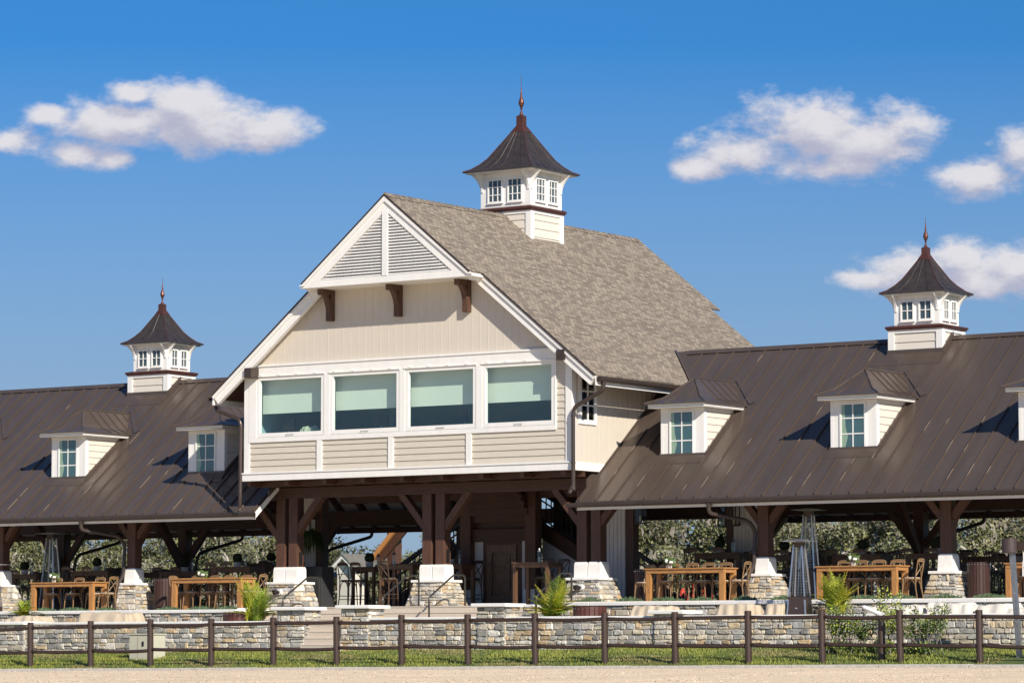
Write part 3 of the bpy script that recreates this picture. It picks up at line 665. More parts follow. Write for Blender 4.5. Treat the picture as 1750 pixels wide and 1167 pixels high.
    for fx, fy in ((0,-1),(1,0),(-1,0),(0,1)):
        for q in (-1,1):
            half = ux if fx == 0 else uy; ww = half*.30; c0 = q*half*.40
            fr_ = MB(); pn = MB()
            def bx_(mb, a0, a1, z0_, z1_, d0_, d1_):
                if fx == 0:
                    y0_, y1_ = cy+fy*(uy+d0_), cy+fy*(uy+d1_); mb.box(cx+a0,cx+a1,min(y0_,y1_),max(y0_,y1_),z0_,z1_)
                else:
                    x0_, x1_ = cx+fx*(ux+d0_), cx+fx*(ux+d1_); mb.box(min(x0_,x1_),max(x0_,x1_),cy+a0,cy+a1,z0_,z1_)
            t_ = .045
            bx_(fr_,c0-ww,c0+ww,zw0,zw0+t_,.001,.045); bx_(fr_,c0-ww,c0+ww,zw1-t_,zw1,.001,.045); bx_(fr_,c0-ww,c0-ww+t_,zw0+t_,zw1-t_,.001,.045); bx_(fr_,c0+ww-t_,c0+ww,zw0+t_,zw1-t_,.001,.045)
            bx_(fr_,c0-ww-.02,c0+ww+.02,zw0-.03,zw0-.001,.001,.06)
            for i in range(1,nx):
                a = c0-ww+2*ww*i/nx; bx_(fr_,a-.012,a+.012,zw0+t_,zw1-t_,.012,.035); zz = zw0+(zw1-zw0)*i/nx; bx_(fr_,c0-ww+t_,c0+ww-t_,zz-.012,zz+.012,.012,.034)
            bx_(pn,c0-ww+t_,c0+ww-t_,zw0+t_,zw1-t_,.004,.010)
            fr_.build('cupola_window', WHITE, body); pn.build('cupola_pane', CUPANE, body)
    if flash:
        zf, sl = flash; k = MB()
        yb = cy-by-.02; zb = zf(yb)
        k.box(cx-bx-.04,cx+bx+.04,yb-.03,yb,zb-.05,zb+.16)
        k.hexa([(cx-bx-.32,yb-.40,zf(yb-.40)-.02),(cx+bx+.1,yb-.40,zf(yb-.40)-.02),(cx+bx+.04,yb-.02,zb-.02),(cx-bx-.04,yb-.02,zb-.02),(cx-bx-.32,yb-.40,zf(yb-.40)+.03),(cx+bx+.1,yb-.40,zf(yb-.40)+.03),(cx+bx+.04,yb-.02,zb+.07),(cx-bx-.04,yb-.02,zb+.07)])
        for sg in (-1,1):
            x = cx+sg*(bx+.03); y2 = cy-.06
            k.hexa([(x-.03,yb,zf(yb)-.05),(x+.03,yb,zf(yb)-.05),(x+.03,y2,zf(y2)-.05),(x-.03,y2,zf(y2)-.05),(x-.03,yb,zf(yb)+.17),(x+.03,yb,zf(yb)+.17),(x+.03,y2,zf(y2)+.17),(x-.03,y2,zf(y2)+.17)])
        k.build('cupola_flashing', METAL, body)
    return body
CUPANE = mat('cupola_pane', (.045,.07,.085), .06, spec=.8)
cupola(main, XM, 5.97, (.93,.87), 12.3, 13.60, 13.73, (.906,.85), 14.79, (1.29,1.28), 14.86, 15.24, .60, 16.12, .174, 16.33, .086, 16.62, 17.03, 17.9, 3)

# things on the counter behind the wide windows
def screen(x, z, w_, h_, lab):
    u = thing('computer_monitor', (x, .62, 6.8), lab, 'monitor', 'monitors behind the wide windows'); m = MB(); m.box(x-w_/2,x+w_/2,.60,.64,z,z+h_); m.build('screen', BLACK, u)
    m = MB(); m.box(x-.03,x+.03,.62,.66,6.8,z+.1); m.box(x-.12,x+.12,.55,.70,6.80,6.815); m.build('stand', GALV, u)
screen(4.35,6.95,.50,.32,'black monitor seen through the second wide window'); screen(5.0,6.93,.34,.34,'small grey monitor at the right of the second wide window'); screen(7.35,6.95,.14,.40,'edge on monitor behind the third wide window'); screen(.95,6.92,.45,.40,'dark monitor at the left edge of the first wide window')
m = MB(); rr = random.Random(4)
for k in range(14): m.lathe([(.02,6.80),(rr.uniform(.10,.2),6.82),(rr.uniform(.08,.16),6.80+rr.uniform(.1,.22)),(.02,6.83+rr.uniform(.12,.24))],1.75+rr.uniform(-.25,.25),.55+rr.uniform(-.1,.1),7)
tag(m.build('cloth_pile', mat('cream_cloth',(.55,.55,.42),.9)), 'crumpled cream cloth lying inside the first wide window', 'cloth')
m = MB(); m.lathe([(.05,6.80),(.06,6.92),(.05,6.95)],7.75,.5,10); tag(m.build('red_mug', mat('red_glaze',(.45,.03,.03),.3)), 'small red mug standing inside the third wide window', 'mug')
# ------------------------------------------------------------------ open pavilions on both sides
YE, ZE, YR, ZRW = .28, 4.56, 6.13, 9.135
WS = (ZRW-ZE)/(YR-YE)
def zw(y): return ZE+(y-YE)*WS if y <= YR else ZRW-(y-YR)*WS
def dormer(parent, cx, short=False):
    hw = .715; yf = 1.89; z0 = zw(yf)-.02; z1 = 7.17; hf = .92; yo = .38
    m = MB(); yb = yf+(z1-z0)/WS+.1
    # cheek walls as solid wedge, clapboards on the cheeks
    m.prism([(yf,z0),(yf,z1),(yb+.3,z1),(yb+.3,zw(yb+.3)-.3)],'x',cx-hw+.02,cx+hw-.02)
    body = m.build('dormer', CREAM, parent)
    for sg in (-1,1):
        s = MB(); z = z0+.1
        while z < z1-.03:
            ye = YE+(z-ZE)/WS+.02
            x = cx+sg*(hw-.02); zt = min(z+.2,z1)
            s.prism([(x,zt),(x+sg*.022,z),(x,z)],'y',yf+.1,max(ye,yf+.15)); z += .2
        s.build('clapboards', CREAM, body)
    w = MB(); w.box(cx-hw+.10,cx+hw-.10,yf-.026,yf-.002,z0,z1-.012)
    for sg in (-1,1):
        x = cx+sg*hw; w.box(min(x,x-sg*.10),max(x,x-sg*.10),yf-.03,yf+.11,z0,z1-.012)
        w.box(min(x+sg*.003,x-sg*.02),max(x+sg*.003,x-sg*.02),yf+.112,yf+1.8,z1-.1,z1-.012)
    w.box(cx-hf,cx+hf,yf-yo,yb+.55,z1-.01,z1+.02)                   # soffit
    w.box(cx-hf,cx+hf,yf-yo,yf-yo+.03,z1,z1+.11)
    for sg in (-1,1): x = cx+sg*hf; w.box(min(x,x-sg*.03),max(x,x-sg*.03),yf-yo+.03,yb+.62,z1,z1+.11)
    w.build('dormer_trim', WHITE, body, bevel=.005)
    # hipped roof with a flared skirt
    e = hf+.08; yo2 = yf-yo-.08; kz = 7.45; zr_ = 8.04; ke = .60
    yk = yo2+ (e-ke); ya = 2.52; yend = YR-.9
    zt = z1+.115
    r = MB()
    def Y_at(z): return YE+(z-ZE)/WS
    A = (cx-e,yo2,zt); B = (cx+e,yo2,zt); Kl = (cx-ke,yk,kz); Kr = (cx+ke,yk,kz); Pk = (cx,ya,zr_)
    Lb = (cx-e,Y_at(zt)+.03,zt); Rb = (cx+e,Y_at(zt)+.03,zt); Klb = (cx-ke,Y_at(kz)+.03,kz); Krb = (cx+ke,Y_at(kz)+.03,kz); Re = (cx,Y_at(zr_)+.03,zr_)
    for q in ((A,B,Kr,Kl),(Kl,Kr,Pk),(B,Rb,Krb,Kr),(Kr,Krb,Re,Pk),(Lb,A,Kl,Klb),(Klb,Kl,Pk,Re)): r.face(q)
    r.face([(cx-e,yo2,zt-.02),(cx-e,Y_at(zt),zt-.02),(cx+e,Y_at(zt),zt-.02),(cx+e,yo2,zt-.02)])
    for a, b_ in ((A,B),(B,Rb),(Lb,A)): r.face([a,b_,(b_[0],b_[1],zt-.02),(a[0],a[1],zt-.02)])
    ro = r.build('dormer_roof', METAL, body, fix=False)
    q = MB()
    for P in ([A,Kl,Pk],[B,Kr,Pk],[Pk,Re]): q.tube([(a,b_,c+.012) for a,b_,c in P], .022, 5)
    for xx in (-.24,.24):
        s_ = 1-abs(xx)/ke
        q.bar((cx+xx*1.4,yo2,zt+.015),(cx+xx,yk,kz+.015),.022,.03); q.bar((cx+xx,yk,kz+.015),(cx+xx,yk+s_*(ya-yk),kz+s_*(zr_-kz)+.015),.022,.03)
    for k in range(1,6):
        yy = ya+(Re[1]-ya)*k/5.6-.15
        for sg in (-1,1):
            yl = yk+ (yy-yk)*.9+.1
            q.bar((cx,yy,zr_+.012),(cx+sg*ke,yy,kz+.012),.025,.035,side=(0,1,0))
            if yy < Krb[1]+.2: q.bar((cx+sg*ke,yy,kz+.012),(cx+sg*e,yy,zt+.012),.025,.035,side=(0,1,0))
    q.build('dormer_roof_seams', METAL, body)
    v = MB()                                                       # valley flashing and apron
    for sg in (-1,1):
        v.face([(cx,Re[1]+.02,zr_+.07),(cx,Re[1]+.22,zw(Re[1]+.22)+.03),(cx+sg*(e+.16),Rb[1]+.10,zw(Rb[1]+.10)+.03),(cx+sg*(e+.02),Rb[1]-.02,zt+.05)])
        x = cx+sg*(hw+.02); v.hexa([(x-.03,yf-.02,zw(yf)-.04),(x+.03,yf-.02,zw(yf)-.04),(x+.03,yb+.2,zw(yb+.2)-.04),(x-.03,yb+.2,zw(yb+.2)-.04),(x-.03,yf-.02,zw(yf)+.10),(x+.03,yf-.02,zw(yf)+.10),(x+.03,yb+.2,zw(yb+.2)+.10),(x-.03,yb+.2,zw(yb+.2)+.10)])
    v.box(cx-hw-.03,cx+hw+.05,yf-.07,yf-.03,z0-.08,z0+.10)
    ya_ = yf-.30
    v.hexa([(cx-hw-.26,ya_,zw(ya_)-.02),(cx+hw+.10,ya_,zw(ya_)-.02),(cx+hw+.04,yf-.05,z0-.03),(cx-hw-.04,yf-.05,z0-.03),(cx-hw-.26,ya_,zw(ya_)+.03),(cx+hw+.10,ya_,zw(ya_)+.03),(cx+hw+.04,yf-.05,z0+.06),(cx-hw-.04,yf-.05,z0+.06)])
    v.build('dormer_flashing', METAL, body)
    f = MB(); x0, x1, zb, zt2 = cx-.42, cx+.385, z0+.03, z1-.07
    y0, y1 = yf-.06, yf-.031; t_ = .055
    f.box(x0,x1,y0,y1,zb,zb+t_); f.box(x0,x1,y0,y1,zt2-t_,zt2); f.box(x0,x0+t_,y0,y1,zb+t_,zt2-t_); f.box(x1-t_,x1,y0,y1,zb+t_,zt2-t_)
    xm = (x0+x1)/2; f.box(xm-.016,xm+.016,y0+.01,y1,zb+t_,zt2-t_)
    for k in (1,2): zz = zb+(zt2-zb)*k/3; f.box(x0+t_,x1-t_,y0+.011,y1,zz-.016,zz+.016)
    f.build('dormer_window', WHITE, body)
    p = MB(); p.face([(x0+t_,yf-.043,zb+t_),(x1-t_,yf-.043,zb+t_),(x1-t_,yf-.043,zt2-t_),(x0+t_,yf-.043,zt2-t_)]); p.build('pane', GLASSD, body)
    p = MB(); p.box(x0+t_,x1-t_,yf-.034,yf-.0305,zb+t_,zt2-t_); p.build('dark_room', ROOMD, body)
    p = MB(); p.prism([(x0+t_,zb+t_),(x0+.16,zb+t_),(x0+.24,zb+.35),(x0+.17,zb+.62),(x0+.14,zt2-t_),(x0+t_,zt2-t_)],'y',yf-.040,yf-.035); p.build('curtain', CURTAIN, body)

def pavilion(name, label, x0, x1, cols, dorms, cupx, inner, fz):
    root = thing(name, ((x0+x1)/2, YR, fz), label, 'pavilion')
    sgi = 1 if inner == x1 else -1                                  # side on which the main building stands
    def P(mb, nm, m, parent=root, **k): return mb.build(nm, m, parent, **k)
    # metal sheet on both slopes; towards the main building the top runs on under its roof
    r = MB(); xt = inner+sgi*.42
    pts = [(YE,ZE),(YR,ZRW),(2*YR-YE,ZE)]
    for (ya,za),(yb,zb) in ((pts[0],pts[1]),(pts[1],pts[2])):
        o = .035
        r.hexa([(x0,ya,za-o),(x1,ya,za-o),(x1,yb,zb-o),(x0,yb,zb-o),(x0,ya,za),(x1,ya,za),(x1,yb,zb),(x0,yb,zb)])
    if sgi < 0: a0, a1 = inner-.30, inner
    else: a0, a1 = inner, inner+.30
    ym = YE+(8.45-ZE)/WS
    r.hexa([(a0,ym,8.45-.035),(a1,ym,8.45-.035),(a1,YR,ZRW-.035),(a0,YR,ZRW-.035),(a0,ym,8.45),(a1,ym,8.45),(a1,YR,ZRW),(a0,YR,ZRW)])
    ro = P(r, 'metal_roof', METAL)
    s = MB(); x = x0+.12
    nz = 1/math.hypot(1,WS); h = .024
    while x < x1:
        s.bar((x,YE-.01,ZE+h*nz),(x,YR,ZRW+h*nz),.022,.05,side=(1,0,0)); s.bar((x,2*YR-YE,ZE+h*nz),(x,YR,ZRW+h*nz),.022,.05,side=(1,0,0)); x += .535
    s.build('standing_seams', METAL, ro)
    wm_ = MB(); x = x0+.12; q_ = random.Random(int(x0)+50)
    while x < x1:
        for _ in range(3):
            if q_.random() < .42:
                ya = q_.uniform(YE+.1, YE+2.6) if q_.random() < .8 else q_.uniform(YE, YR-.6); L_ = q_.uniform(.12,.5); wm_.bar((x,ya,zw(ya)+h*nz+.022),(x,ya+L_,zw(ya+L_)+h*nz+.022),.026,.012,side=(1,0,0))
        x += .535
    wm_.build('worn_seam_marks', mat('worn_metal',(.30,.25,.20),.6), ro)
    c = MB(); c.prism([(YR-.14,ZRW-.07),(YR,ZRW+.055),(YR+.14,ZRW-.07)],'x',x0,x1 if sgi<0 else x1+.3); c.build('ridge_cap', METAL, ro)
    # flashing against the main building: upstand along its wall, strip along its shingles
    k = MB(); xw = inner+sgi*.02
    ya, yb = .9, 4.75
    k.hexa([(xw-.03,ya,zw(ya)-.03),(xw+.03,ya,zw(ya)-.03),(xw+.03,yb,zw(yb)-.03),(xw-.03,yb,zw(yb)-.03),(xw-.03,ya,zw(ya)+.16),(xw+.03,ya,zw(ya)+.16),(xw+.03,yb,zw(yb)+.16),(xw-.03,yb,zw(yb)+.16)])
    zq = 8.10
    v0 = (XM-sgi*(ZR-zq)/slope, YE+(zq-ZE)/WS, zq); v1 = (XM-sgi*(ZR-ZRW)/slope, YR, ZRW)
    nrm = Vector((-sgi*slope,0,1)).normalized()*.045
    A, B = Vector(v0), Vector(v1); up_ = Vector((sgi*1,0,slope)).normalized()*.16; out = Vector((-sgi*1,0,.0))*.22
    k.face([A+nrm,B+nrm,B+nrm+up_,A+nrm+up_]); k.face([A+nrm,B+nrm,B+nrm+out+Vector((0,0,.0)),A+nrm+out])
    k.build('wall_flashing', METAL, ro)
    cl = MB()                                                       # underside boards
    o = .05; 
    for (ya,za),(yb,zb) in ((pts[0],pts[1]),(pts[1],pts[2])):
        cl.hexa([(x0+.02,ya,za-o-.03),(x1-.02,ya,za-o-.03),(x1-.02,yb,zb-o-.03),(x0+.02,yb,zb-o-.03),(x0+.02,ya,za-o),(x1-.02,ya,za-o),(x1-.02,yb,zb-o),(x0+.02,yb,zb-o)])
    P(cl, 'ceiling_boards', PINE)
    rf_ = MB(); x = x0+.5
    while x < x1-.1:
        for q in (1,-1):
            yA, yB = (YE+.2, YR) if q > 0 else (2*YR-YE-.2, YR)
            rf_.bar((x,yA,zw(yA)-.20),(x,yB,ZRW-.20),.11,.22,side=(1,0,0))
        x += .93
    P(rf_, 'rafters', TIMBER)
    f = MB()
    f.box(x0,x1,YE,YE+.04,ZE-.24,ZE-.045)
    q = MB(); y_ = 2*YR-YE; q.box(x0,x1,y_-.04,y_,ZE-.24,ZE-.045); P(q, 'rear_fascia', TIMBERX)  # dark timber colour stands in for shade on the board's inner side
    for xx in ((x1-.05,x1) if sgi > 0 else (x0,x0+.05),):
        a, b_ = xx
        for q in (0,1):
            ya, yb = (YE,YR) if q == 0 else (2*YR-YE,YR)
            f.hexa([(a,ya,zw(ya)-.24),(b_,ya,zw(ya)-.24),(b_,yb,zw(yb)-.24),(a,yb,zw(yb)-.24),(a,ya,zw(ya)-.037),(b_,ya,zw(ya)-.037),(b_,yb,zw(yb)-.037),(a,yb,zw(yb)-.037)])
    P(f, 'fascia', WHITE, bevel=.004)
    gl = x0+.05 if sgi > 0 else x0-.22
    g_ = MB(); prof = [(0,0),(-.12,0),(-.155,.05),(-.155,.125),(-.14,.125),(-.14,.05),(-.11,.02),(-.015,.02),(-.015,.125),(0,.125)]
    g_.prism([(YE+u,ZE-.165+v) for u,v in prof],'x',gl,x1+(.02 if sgi>0 else 0))
    x = gl+.6
    while x < x1: g_.box(x-.02,x+.02,YE-.163,YE-.005,ZE-.166,ZE-.03); x += .93
    g1 = P(g_, 'gutter', BRONZE)
    g_ = MB(); g_.box(x0,x1,2*YR-YE+.005,2*YR-YE+.14,ZE-.165,ZE-.04); g2 = P(g_, 'gutter', BRONZE)
    for yb_, nm in ((1.60,0),(10.6,1)):
        b = MB(); b.box(x0,x1,yb_-.14,yb_+.14,4.93,5.28) if nm == 0 else b.box(x0,x1,yb_-.14,yb_+.14,4.50,5.0); P(b, 'eave_beam', TIMBERX)
    b = MB(); b.box(x0,x1,YR-.12,YR+.12,8.3,8.7); P(b, 'ridge_beam', TIMBERX)
    for i, cx in enumerate(cols):
        p = MB(); p.box(cx-.165,cx+.165,1.45,1.78,2.95,4.95); po = P(p, 'post', TIMBER, bevel=.015)
        q = MB(); q.rings([(.225,.225,2.5),(.205,.205,2.92),(.175,.175,2.97)],cx,1.615); q.build('post_base', COPING, po, bevel=.01)
        ped = stone_box('pedestal', root, cx-.33,cx+.33,1.28,1.95,fz-.05,2.44,rnd,.21,'FRL')
        c = MB(); c.box(cx-.40,cx+.40,1.20,2.03,2.44,2.515); c.build('pedestal_cap', COPING, ped, bevel=.012)
        for sg in (-1,1):
            br = MB(); br.bar((cx+sg*.15,1.615,3.92),(cx+sg*1.0,1.615,4.95),.20,.19,side=(0,1,0)); P(br, 'brace', TIMBER, bevel=.01)
        br = MB(); br.bar((cx,1.75,3.7),(cx,2.8,5.0),.2,.22,side=(1,0,0)); P(br, 'brace', TIMBER)
        # rear post with three braces, tie beam over the hall
        p = MB(); p.box(cx-.17,cx+.17,10.45,10.8,fz+.7,4.6); P(p, 'post', TIMBER)
        q = MB(); q.box(cx-.3,cx+.3,10.3,10.95,fz,fz+.75); P(q, 'rear_pedestal', MORTAR)
        for sg in (-1,1):
            br = MB(); br.bar((cx+sg*.15,10.6,3.5),(cx+sg*1.0,10.6,4.55),.19,.2,side=(0,1,0)); P(br, 'brace', TIMBER)
        br = MB(); br.bar((cx,10.45,3.3),(cx,9.2,4.85),.2,.24,side=(1,0,0)); P(br, 'brace', TIMBER)
        tb = MB(); tb.box(cx-.1,cx+.1,1.7,10.6,5.05,5.35); P(tb, 'tie_beam', TIMBER)
        dp = MB(); dp.tube(bend([(cx+1.35,2*YR-YE+.07,ZE-.1),(cx+1.35,2*YR-YE+.07,ZE-.35),(cx+.35,10.95,3.75),(cx+.26,10.9,3.4),(cx+.26,10.9,fz+.6)],4,.2),.055,8); dp.build('downspout', BRONZE, g2)
        if i == (len(cols)-1 if sgi > 0 else 0):
            X0 = cx-.95
            d = MB(); d.tube(bend([(X0,YE-.08,ZE-.14),(X0,YE-.08,ZE-.42),(X0+.62,1.25,3.95),(cx-.22,1.42,3.7),(cx-.22,1.36,2.75),(cx-.30,1.14,2.42),(cx-.34,1.08,fz)],5,.16),.058,10); d.tube([(X0,YE-.08,ZE-.16),(X0,YE-.08,ZE-.26)],[.09,.06],10); d.build('downspout', BRONZE, g1)
    # boarded pier with lanterns under the ridge, next to the main building
    px0, px1 = (-2.72,-2.02) if sgi > 0 else (13.2,13.98)
    w_ = MB(); w_.box(px0,px1,5.75,6.35,fz,7.0)
    for k in range(1,6): xx = px0+(px1-px0)*k/6; w_.box(xx-.008,xx+.008,5.738,5.75,fz,6.9)
    P(w_, 'boarded_pier', WBOARD)
    xp = px1+.13 if sgi > 0 else px0-.13
    p = MB(); p.box(xp-.12,xp+.12,5.75,6.1,fz,7.0); P(p, 'post', TIMBER)
    if sgi > 0: wall_lantern(px1-.02,5.5,3.95,root)
    else: wall_lantern(xp-.28,5.9,4.0,root); wall_lantern(xp+.26,5.55,4.0,root)
    for xd in dorms: dormer(root, xd)
    cupola(root, cupx, 6.20, (.825,.68), 8.25, 9.36, 9.48, (.71,.58), 10.33, (1.03,.88), 10.41, 10.78, .53, 11.38, .16, 11.53, .09, 11.705, 12.03, 12.57, 2, flash=(zw, WS))
    return root
pavilion('open_pavilion', 'brown metal roofed open dining pavilion left of the gabled building', -27, -.06, (-16.9,-11.4,-5.89), (-20.1,-14.5,-8.87,-3.25), -8.75, -.06, FL)
pavilion('open_pavilion', 'brown metal roofed open dining pavilion right of the gabled building', 11.36, 33, (16.69,22.25,27.8), (13.89,19.31,24.93,30.5), 19.27, 11.36, FR)
# ------------------------------------------------------------------ ground
def kz(x): # kerb height rises gently to the right
    x = max(-30, min(40, x)); return -.045 + .0062*(x-1) if x < 26 else .11+.002*(x-26)
FY = -6.0
def grid(name, xs, ys, zf, m):
    v = []; f = []
    for y in ys:
        for x in xs: v.append((x, y, zf(x, y)))
    n = len(xs)
    for j in range(len(ys)-1):
        for i in range(n-1): f.append((j*n+i, j*n+i+1, j*n+n+i+1, j*n+n+i))
    me = bpy.data.meshes.new(name); me.from_pydata(v, [], f); me.materials.append(m); me.polygons.foreach_set('use_smooth',[True]*len(f))
    o = bpy.data.objects.new(name, me); COL.objects.link(o); return o
g = MB(); g.face([(-3000,-3000,-1.2),(3000,-3000,-1.2),(3000,3000,-1.2),(-3000,3000,-1.2)])
tag(g.build('ground', GRASSM, fix=False), kind='structure')
def sand_z(x, y):
    w_ = max(0, min(1, (y+45)/38)); w_ = w_*w_*(3-2*w_)
    rip = .006*math.sin(x*1.7+y*.6)+.005*math.sin(y*2.3-x*.4)
    return (kz(x)-.085)*w_ + (-.13)*(1-w_) + rip
tag(grid('sand_arena', [-60+i*1.0 for i in range(181)], [-90+i*.8 for i in range(105)]+[-6.62], sand_z, SAND), kind='structure')
k = MB(); x = -45; xs = []
while x < 45: xs.append(x); x += 2.4
for i in range(len(xs)-1):
    a, b = xs[i]+.006, xs[i+1]-.006; y0, y1 = -6.62, -6.32; da, db = rnd.uniform(-.006,.006), rnd.uniform(-.006,.006)
    k.hexa([(a,y0,kz(a)-.3),(b,y0,kz(b)-.3),(b,y1,kz(b)-.3),(a,y1,kz(a)-.3),(a,y0,kz(a)+da),(b,y0,kz(b)+db),(b,y1,kz(b)+db),(a,y1,kz(a)+da)])
tag(k.build('kerb', KERB, bevel=.012), kind='structure')
def wall_base(x): return .40+.0052*(x+2) if x < 22 else .525
def grass_z(x, y):
    u = max(0, min(1, (y+6.32)/3.1)); return kz(x)-.03 + (wall_base(x)-kz(x)+.03)*(u**.8) + .02*math.sin(x*.9)*u
tag(grid('grass_bank', [-45+i*.6 for i in range(151)], [-6.33+i*.2 for i in range(17)], grass_z, GRASSM), kind='structure')
gb = MB(); GR = random.Random(3)
for i in range(52000):
    x = GR.uniform(-14, 27.5); y = -6.37+3.12*GR.random()**1.1; z = grass_z(x,y)-.005
    patch = math.sin(x*1.3+y*2.1)+math.sin(x*.47-y*1.7)+GR.uniform(-.6,.6)
    h = GR.uniform(.03,.085)*(1.15 if patch > 0 else .8); a = GR.uniform(0,6.28); w_ = .011; lx, ly = GR.gauss(0,.028), GR.gauss(0,.028)
    c = (.26,.275,.045) if patch > .2 else ((.155,.19,.032) if patch > -.9 else (.30,.25,.09))
    kx = GR.uniform(.7,1.25); gb.cur = (c[0]*kx, c[1]*kx, c[2]*kx)
    dx, dy = w_*math.cos(a), w_*math.sin(a); gb.face([(x-dx,y-dy,z),(x+dx,y+dy,z),(x+lx,y+ly,z+h)])
tag(gb.build('lawn_grass', GRASSB, tint=True, fix=False), kind='stuff')
cl_ = MB(); SC = random.Random(5)
for i in range(34000):
    d_ = ray(SC.uniform(-15,1765), 1134+36*SC.random()**.8); 
    if d_.z > -.0008: continue
    zz_ = -.09; k_ = (zz_-CAM.z)/d_.z; p = CAM+d_*k_
    if p.y > -6.7 or p.y < -60: continue
    p.z = sand_z(p.x,p.y)-.004; s_ = SC.uniform(.006,.016)*(1.6 if SC.random() < .03 else 1); c_ = SC.choice([(.86,.68,.46),(.76,.57,.36),(.60,.42,.25),(.90,.74,.54)]) if SC.random() < .80 else SC.choice([(.20,.13,.08),(.34,.23,.13),(.12,.08,.05)]); cl_.cur = c_
    if c_[0] < .4: s_ = SC.uniform(.010,.022)
    a_ = SC.uniform(0,6.28); P3 = [p+Vector((math.cos(a_+q*2.094)*s_,math.sin(a_+q*2.094)*s_,0)) for q in range(3)]; T_ = p+Vector((SC.uniform(-.4,.4)*s_,SC.uniform(-.4,.4)*s_,s_*SC.uniform(.35,.8)))
    for q in range(3): cl_.face([P3[q],P3[(q+1)%3],T_])
tag(cl_.build('sand_clods', mat('sand_clod',(.6,.5,.35),.95,tint=True), tint=True, fix=False), kind='stuff')
# terrace platform
f = MB(); f.box(-30,-.45,-1.25,13,0,FL); f.box(11.75,40,-1.25,13,0,FR); f.box(-.45,11.75,-.02,13,0,FM)
tag(f.build('terrace_floor', CONC), kind='structure')
f = MB(); f.box(-200,200,12.9,160,.5,1.52); tag(f.build('back_lawn', GRASSM), kind='structure')
pA = (at(464,1040,-3.3).x, at(524,1037,-3.3).x); pB = (at(574,1036,-3.3).x, at(633,1034,-3.3).x); pC = (at(806,1033,-3.3).x, at(866,1031,-3.3).x)
pD = (at(1108,1045,-3.3).x, at(1169,1043,-3.3).x); pE = (at(-12,1062,-3.3).x, at(43,1062,-3.3).x)
# planting beds and stairs
f = MB(); f.box(-40,pA[0]+.2,-3.12,-1.2,0,1.06); f.box(pB[1]-.2,40,-3.12,-1.2,0,1.10); tag(f.build('planting_bed', mat('bed_soil',(.09,.065,.045),.95,noise=(9,.4),bump=.6,bscale=12)), kind='structure')
st = MB()
def steps(x0, x1, y, zt, n, rise, tread):
    for k in range(n): st.box(x0, x1, y-tread*k-tread*1.0, y-tread*k+.02 if k else y+.3, zt-rise*(k+2), zt-rise*(k+1))
st.box(.75,10.45,-.40,-.02,.5,1.525); st.box(.75,10.45,-.78,-.40,.5,1.345); st.box(.75,10.45,-1.90,-.78,.4,1.165)
z = 1.165
for k in range(4): st.box(pA[1]-.2,pB[0]+.2,-3.34+.11*k,-1.88,.1,.42+.186*(k+1)+.003)
o = tag(st.build('terrace_stairs', CONC, bevel=.006), 'wide tan exposed aggregate steps climbing through the stone wall to the porch', 'steps')
n_ = MB()
for zt, y in ((1.70,-.025),(1.525,-.405),(1.345,-.785)): n_.box(.76,10.44,y-.008,y,zt-.035,zt-.012)
for k in range(4): n_.box(pA[1]-.1,pB[0]+.1,-3.348+.11*k,-3.34+.11*k,.42+.186*(k+1)-.03,.42+.186*(k+1)-.01)
n_.build('step_nosing', mat('nosing',(.55,.47,.38),.8), o)
# retaining walls: stone facing + cast coping
SR = random.Random(11)
def wall(name, label, x0, x1, y, z0, z1, cop=.07, th=.4, over=.05, **k):
    root = thing(name, ((x0+x1)/2, y+th/2, z0), label, 'stone wall')
    o = stone_box('masonry', root, x0, x1, y, y+th, z0, z1, SR, faces='FLR', **k)
    c = MB(); x = x0
    while x < x1-.05:
        xx = min(x+1.35+SR.uniform(-.2,.2), x1)
        if x1-xx < .3: xx = x1
        c.box(x+.003, xx-.003, y-over, y+th+.04, z1, z1+cop); x = xx
    c.build('coping', COPING, root, bevel=.015); return root
LW = 'low stone retaining wall with white coping along the grass bank, '
wall('retaining_wall', LW+'left of the stairs', -28, pA[0]+.12, -3.15, .2, 1.20)
wall('retaining_wall', LW+'right of the stairs', pB[1]-.12, 38, -3.15, .2, 1.275)
UW = 'upper stone terrace wall with rounded white coping under the '
wall('terrace_wall', UW+'left pavilion', -28, .70, -1.45, .9, 1.535, cop=.10, over=.08)
wall('terrace_wall', UW+'right pavilion', 11.75, 38, -1.45, .9, 1.64, cop=.105, over=.08)
wall('stair_side_wall', 'short stone cheek wall beside the left end of the porch steps', .36, .74, -1.0, .9, 1.60, cop=.08, th=2.0)
wall('stair_side_wall', 'short stone cheek wall beside the right end of the porch steps', 10.47, 10.85, -1.0, .9, 1.62, cop=.08, th=2.0)
PL = {0: (pA, 1.66, 'capped stone pier on the left of the lower stair opening'), 1: (pB, 1.69, 'capped stone pier on the right of the lower stair opening'),
      2: (pC, 1.705, 'tall capped stone pier in front of the porch door'), 3: (pD, 1.48, 'low capped stone pier in the wall by the tan covers right of the porch'), 4: (pE, 1.30, 'low capped stone pier at the left edge of the picture')}
for i, ((a, b), zt, lab) in PL.items():
    r_ = thing('stone_pier', ((a+b)/2, -2.9, .2), lab, 'stone pier', 'stone piers in the lower wall')
    o = stone_box('masonry', r_, a+.13, b-.13, -3.22, -2.5, .2, zt-.10, SR, faces='FLR')
    c = MB(); c.box(a, b, -3.36, -2.36, zt-.10, zt); c.build('pier_cap', COPING, r_, bevel=.02)
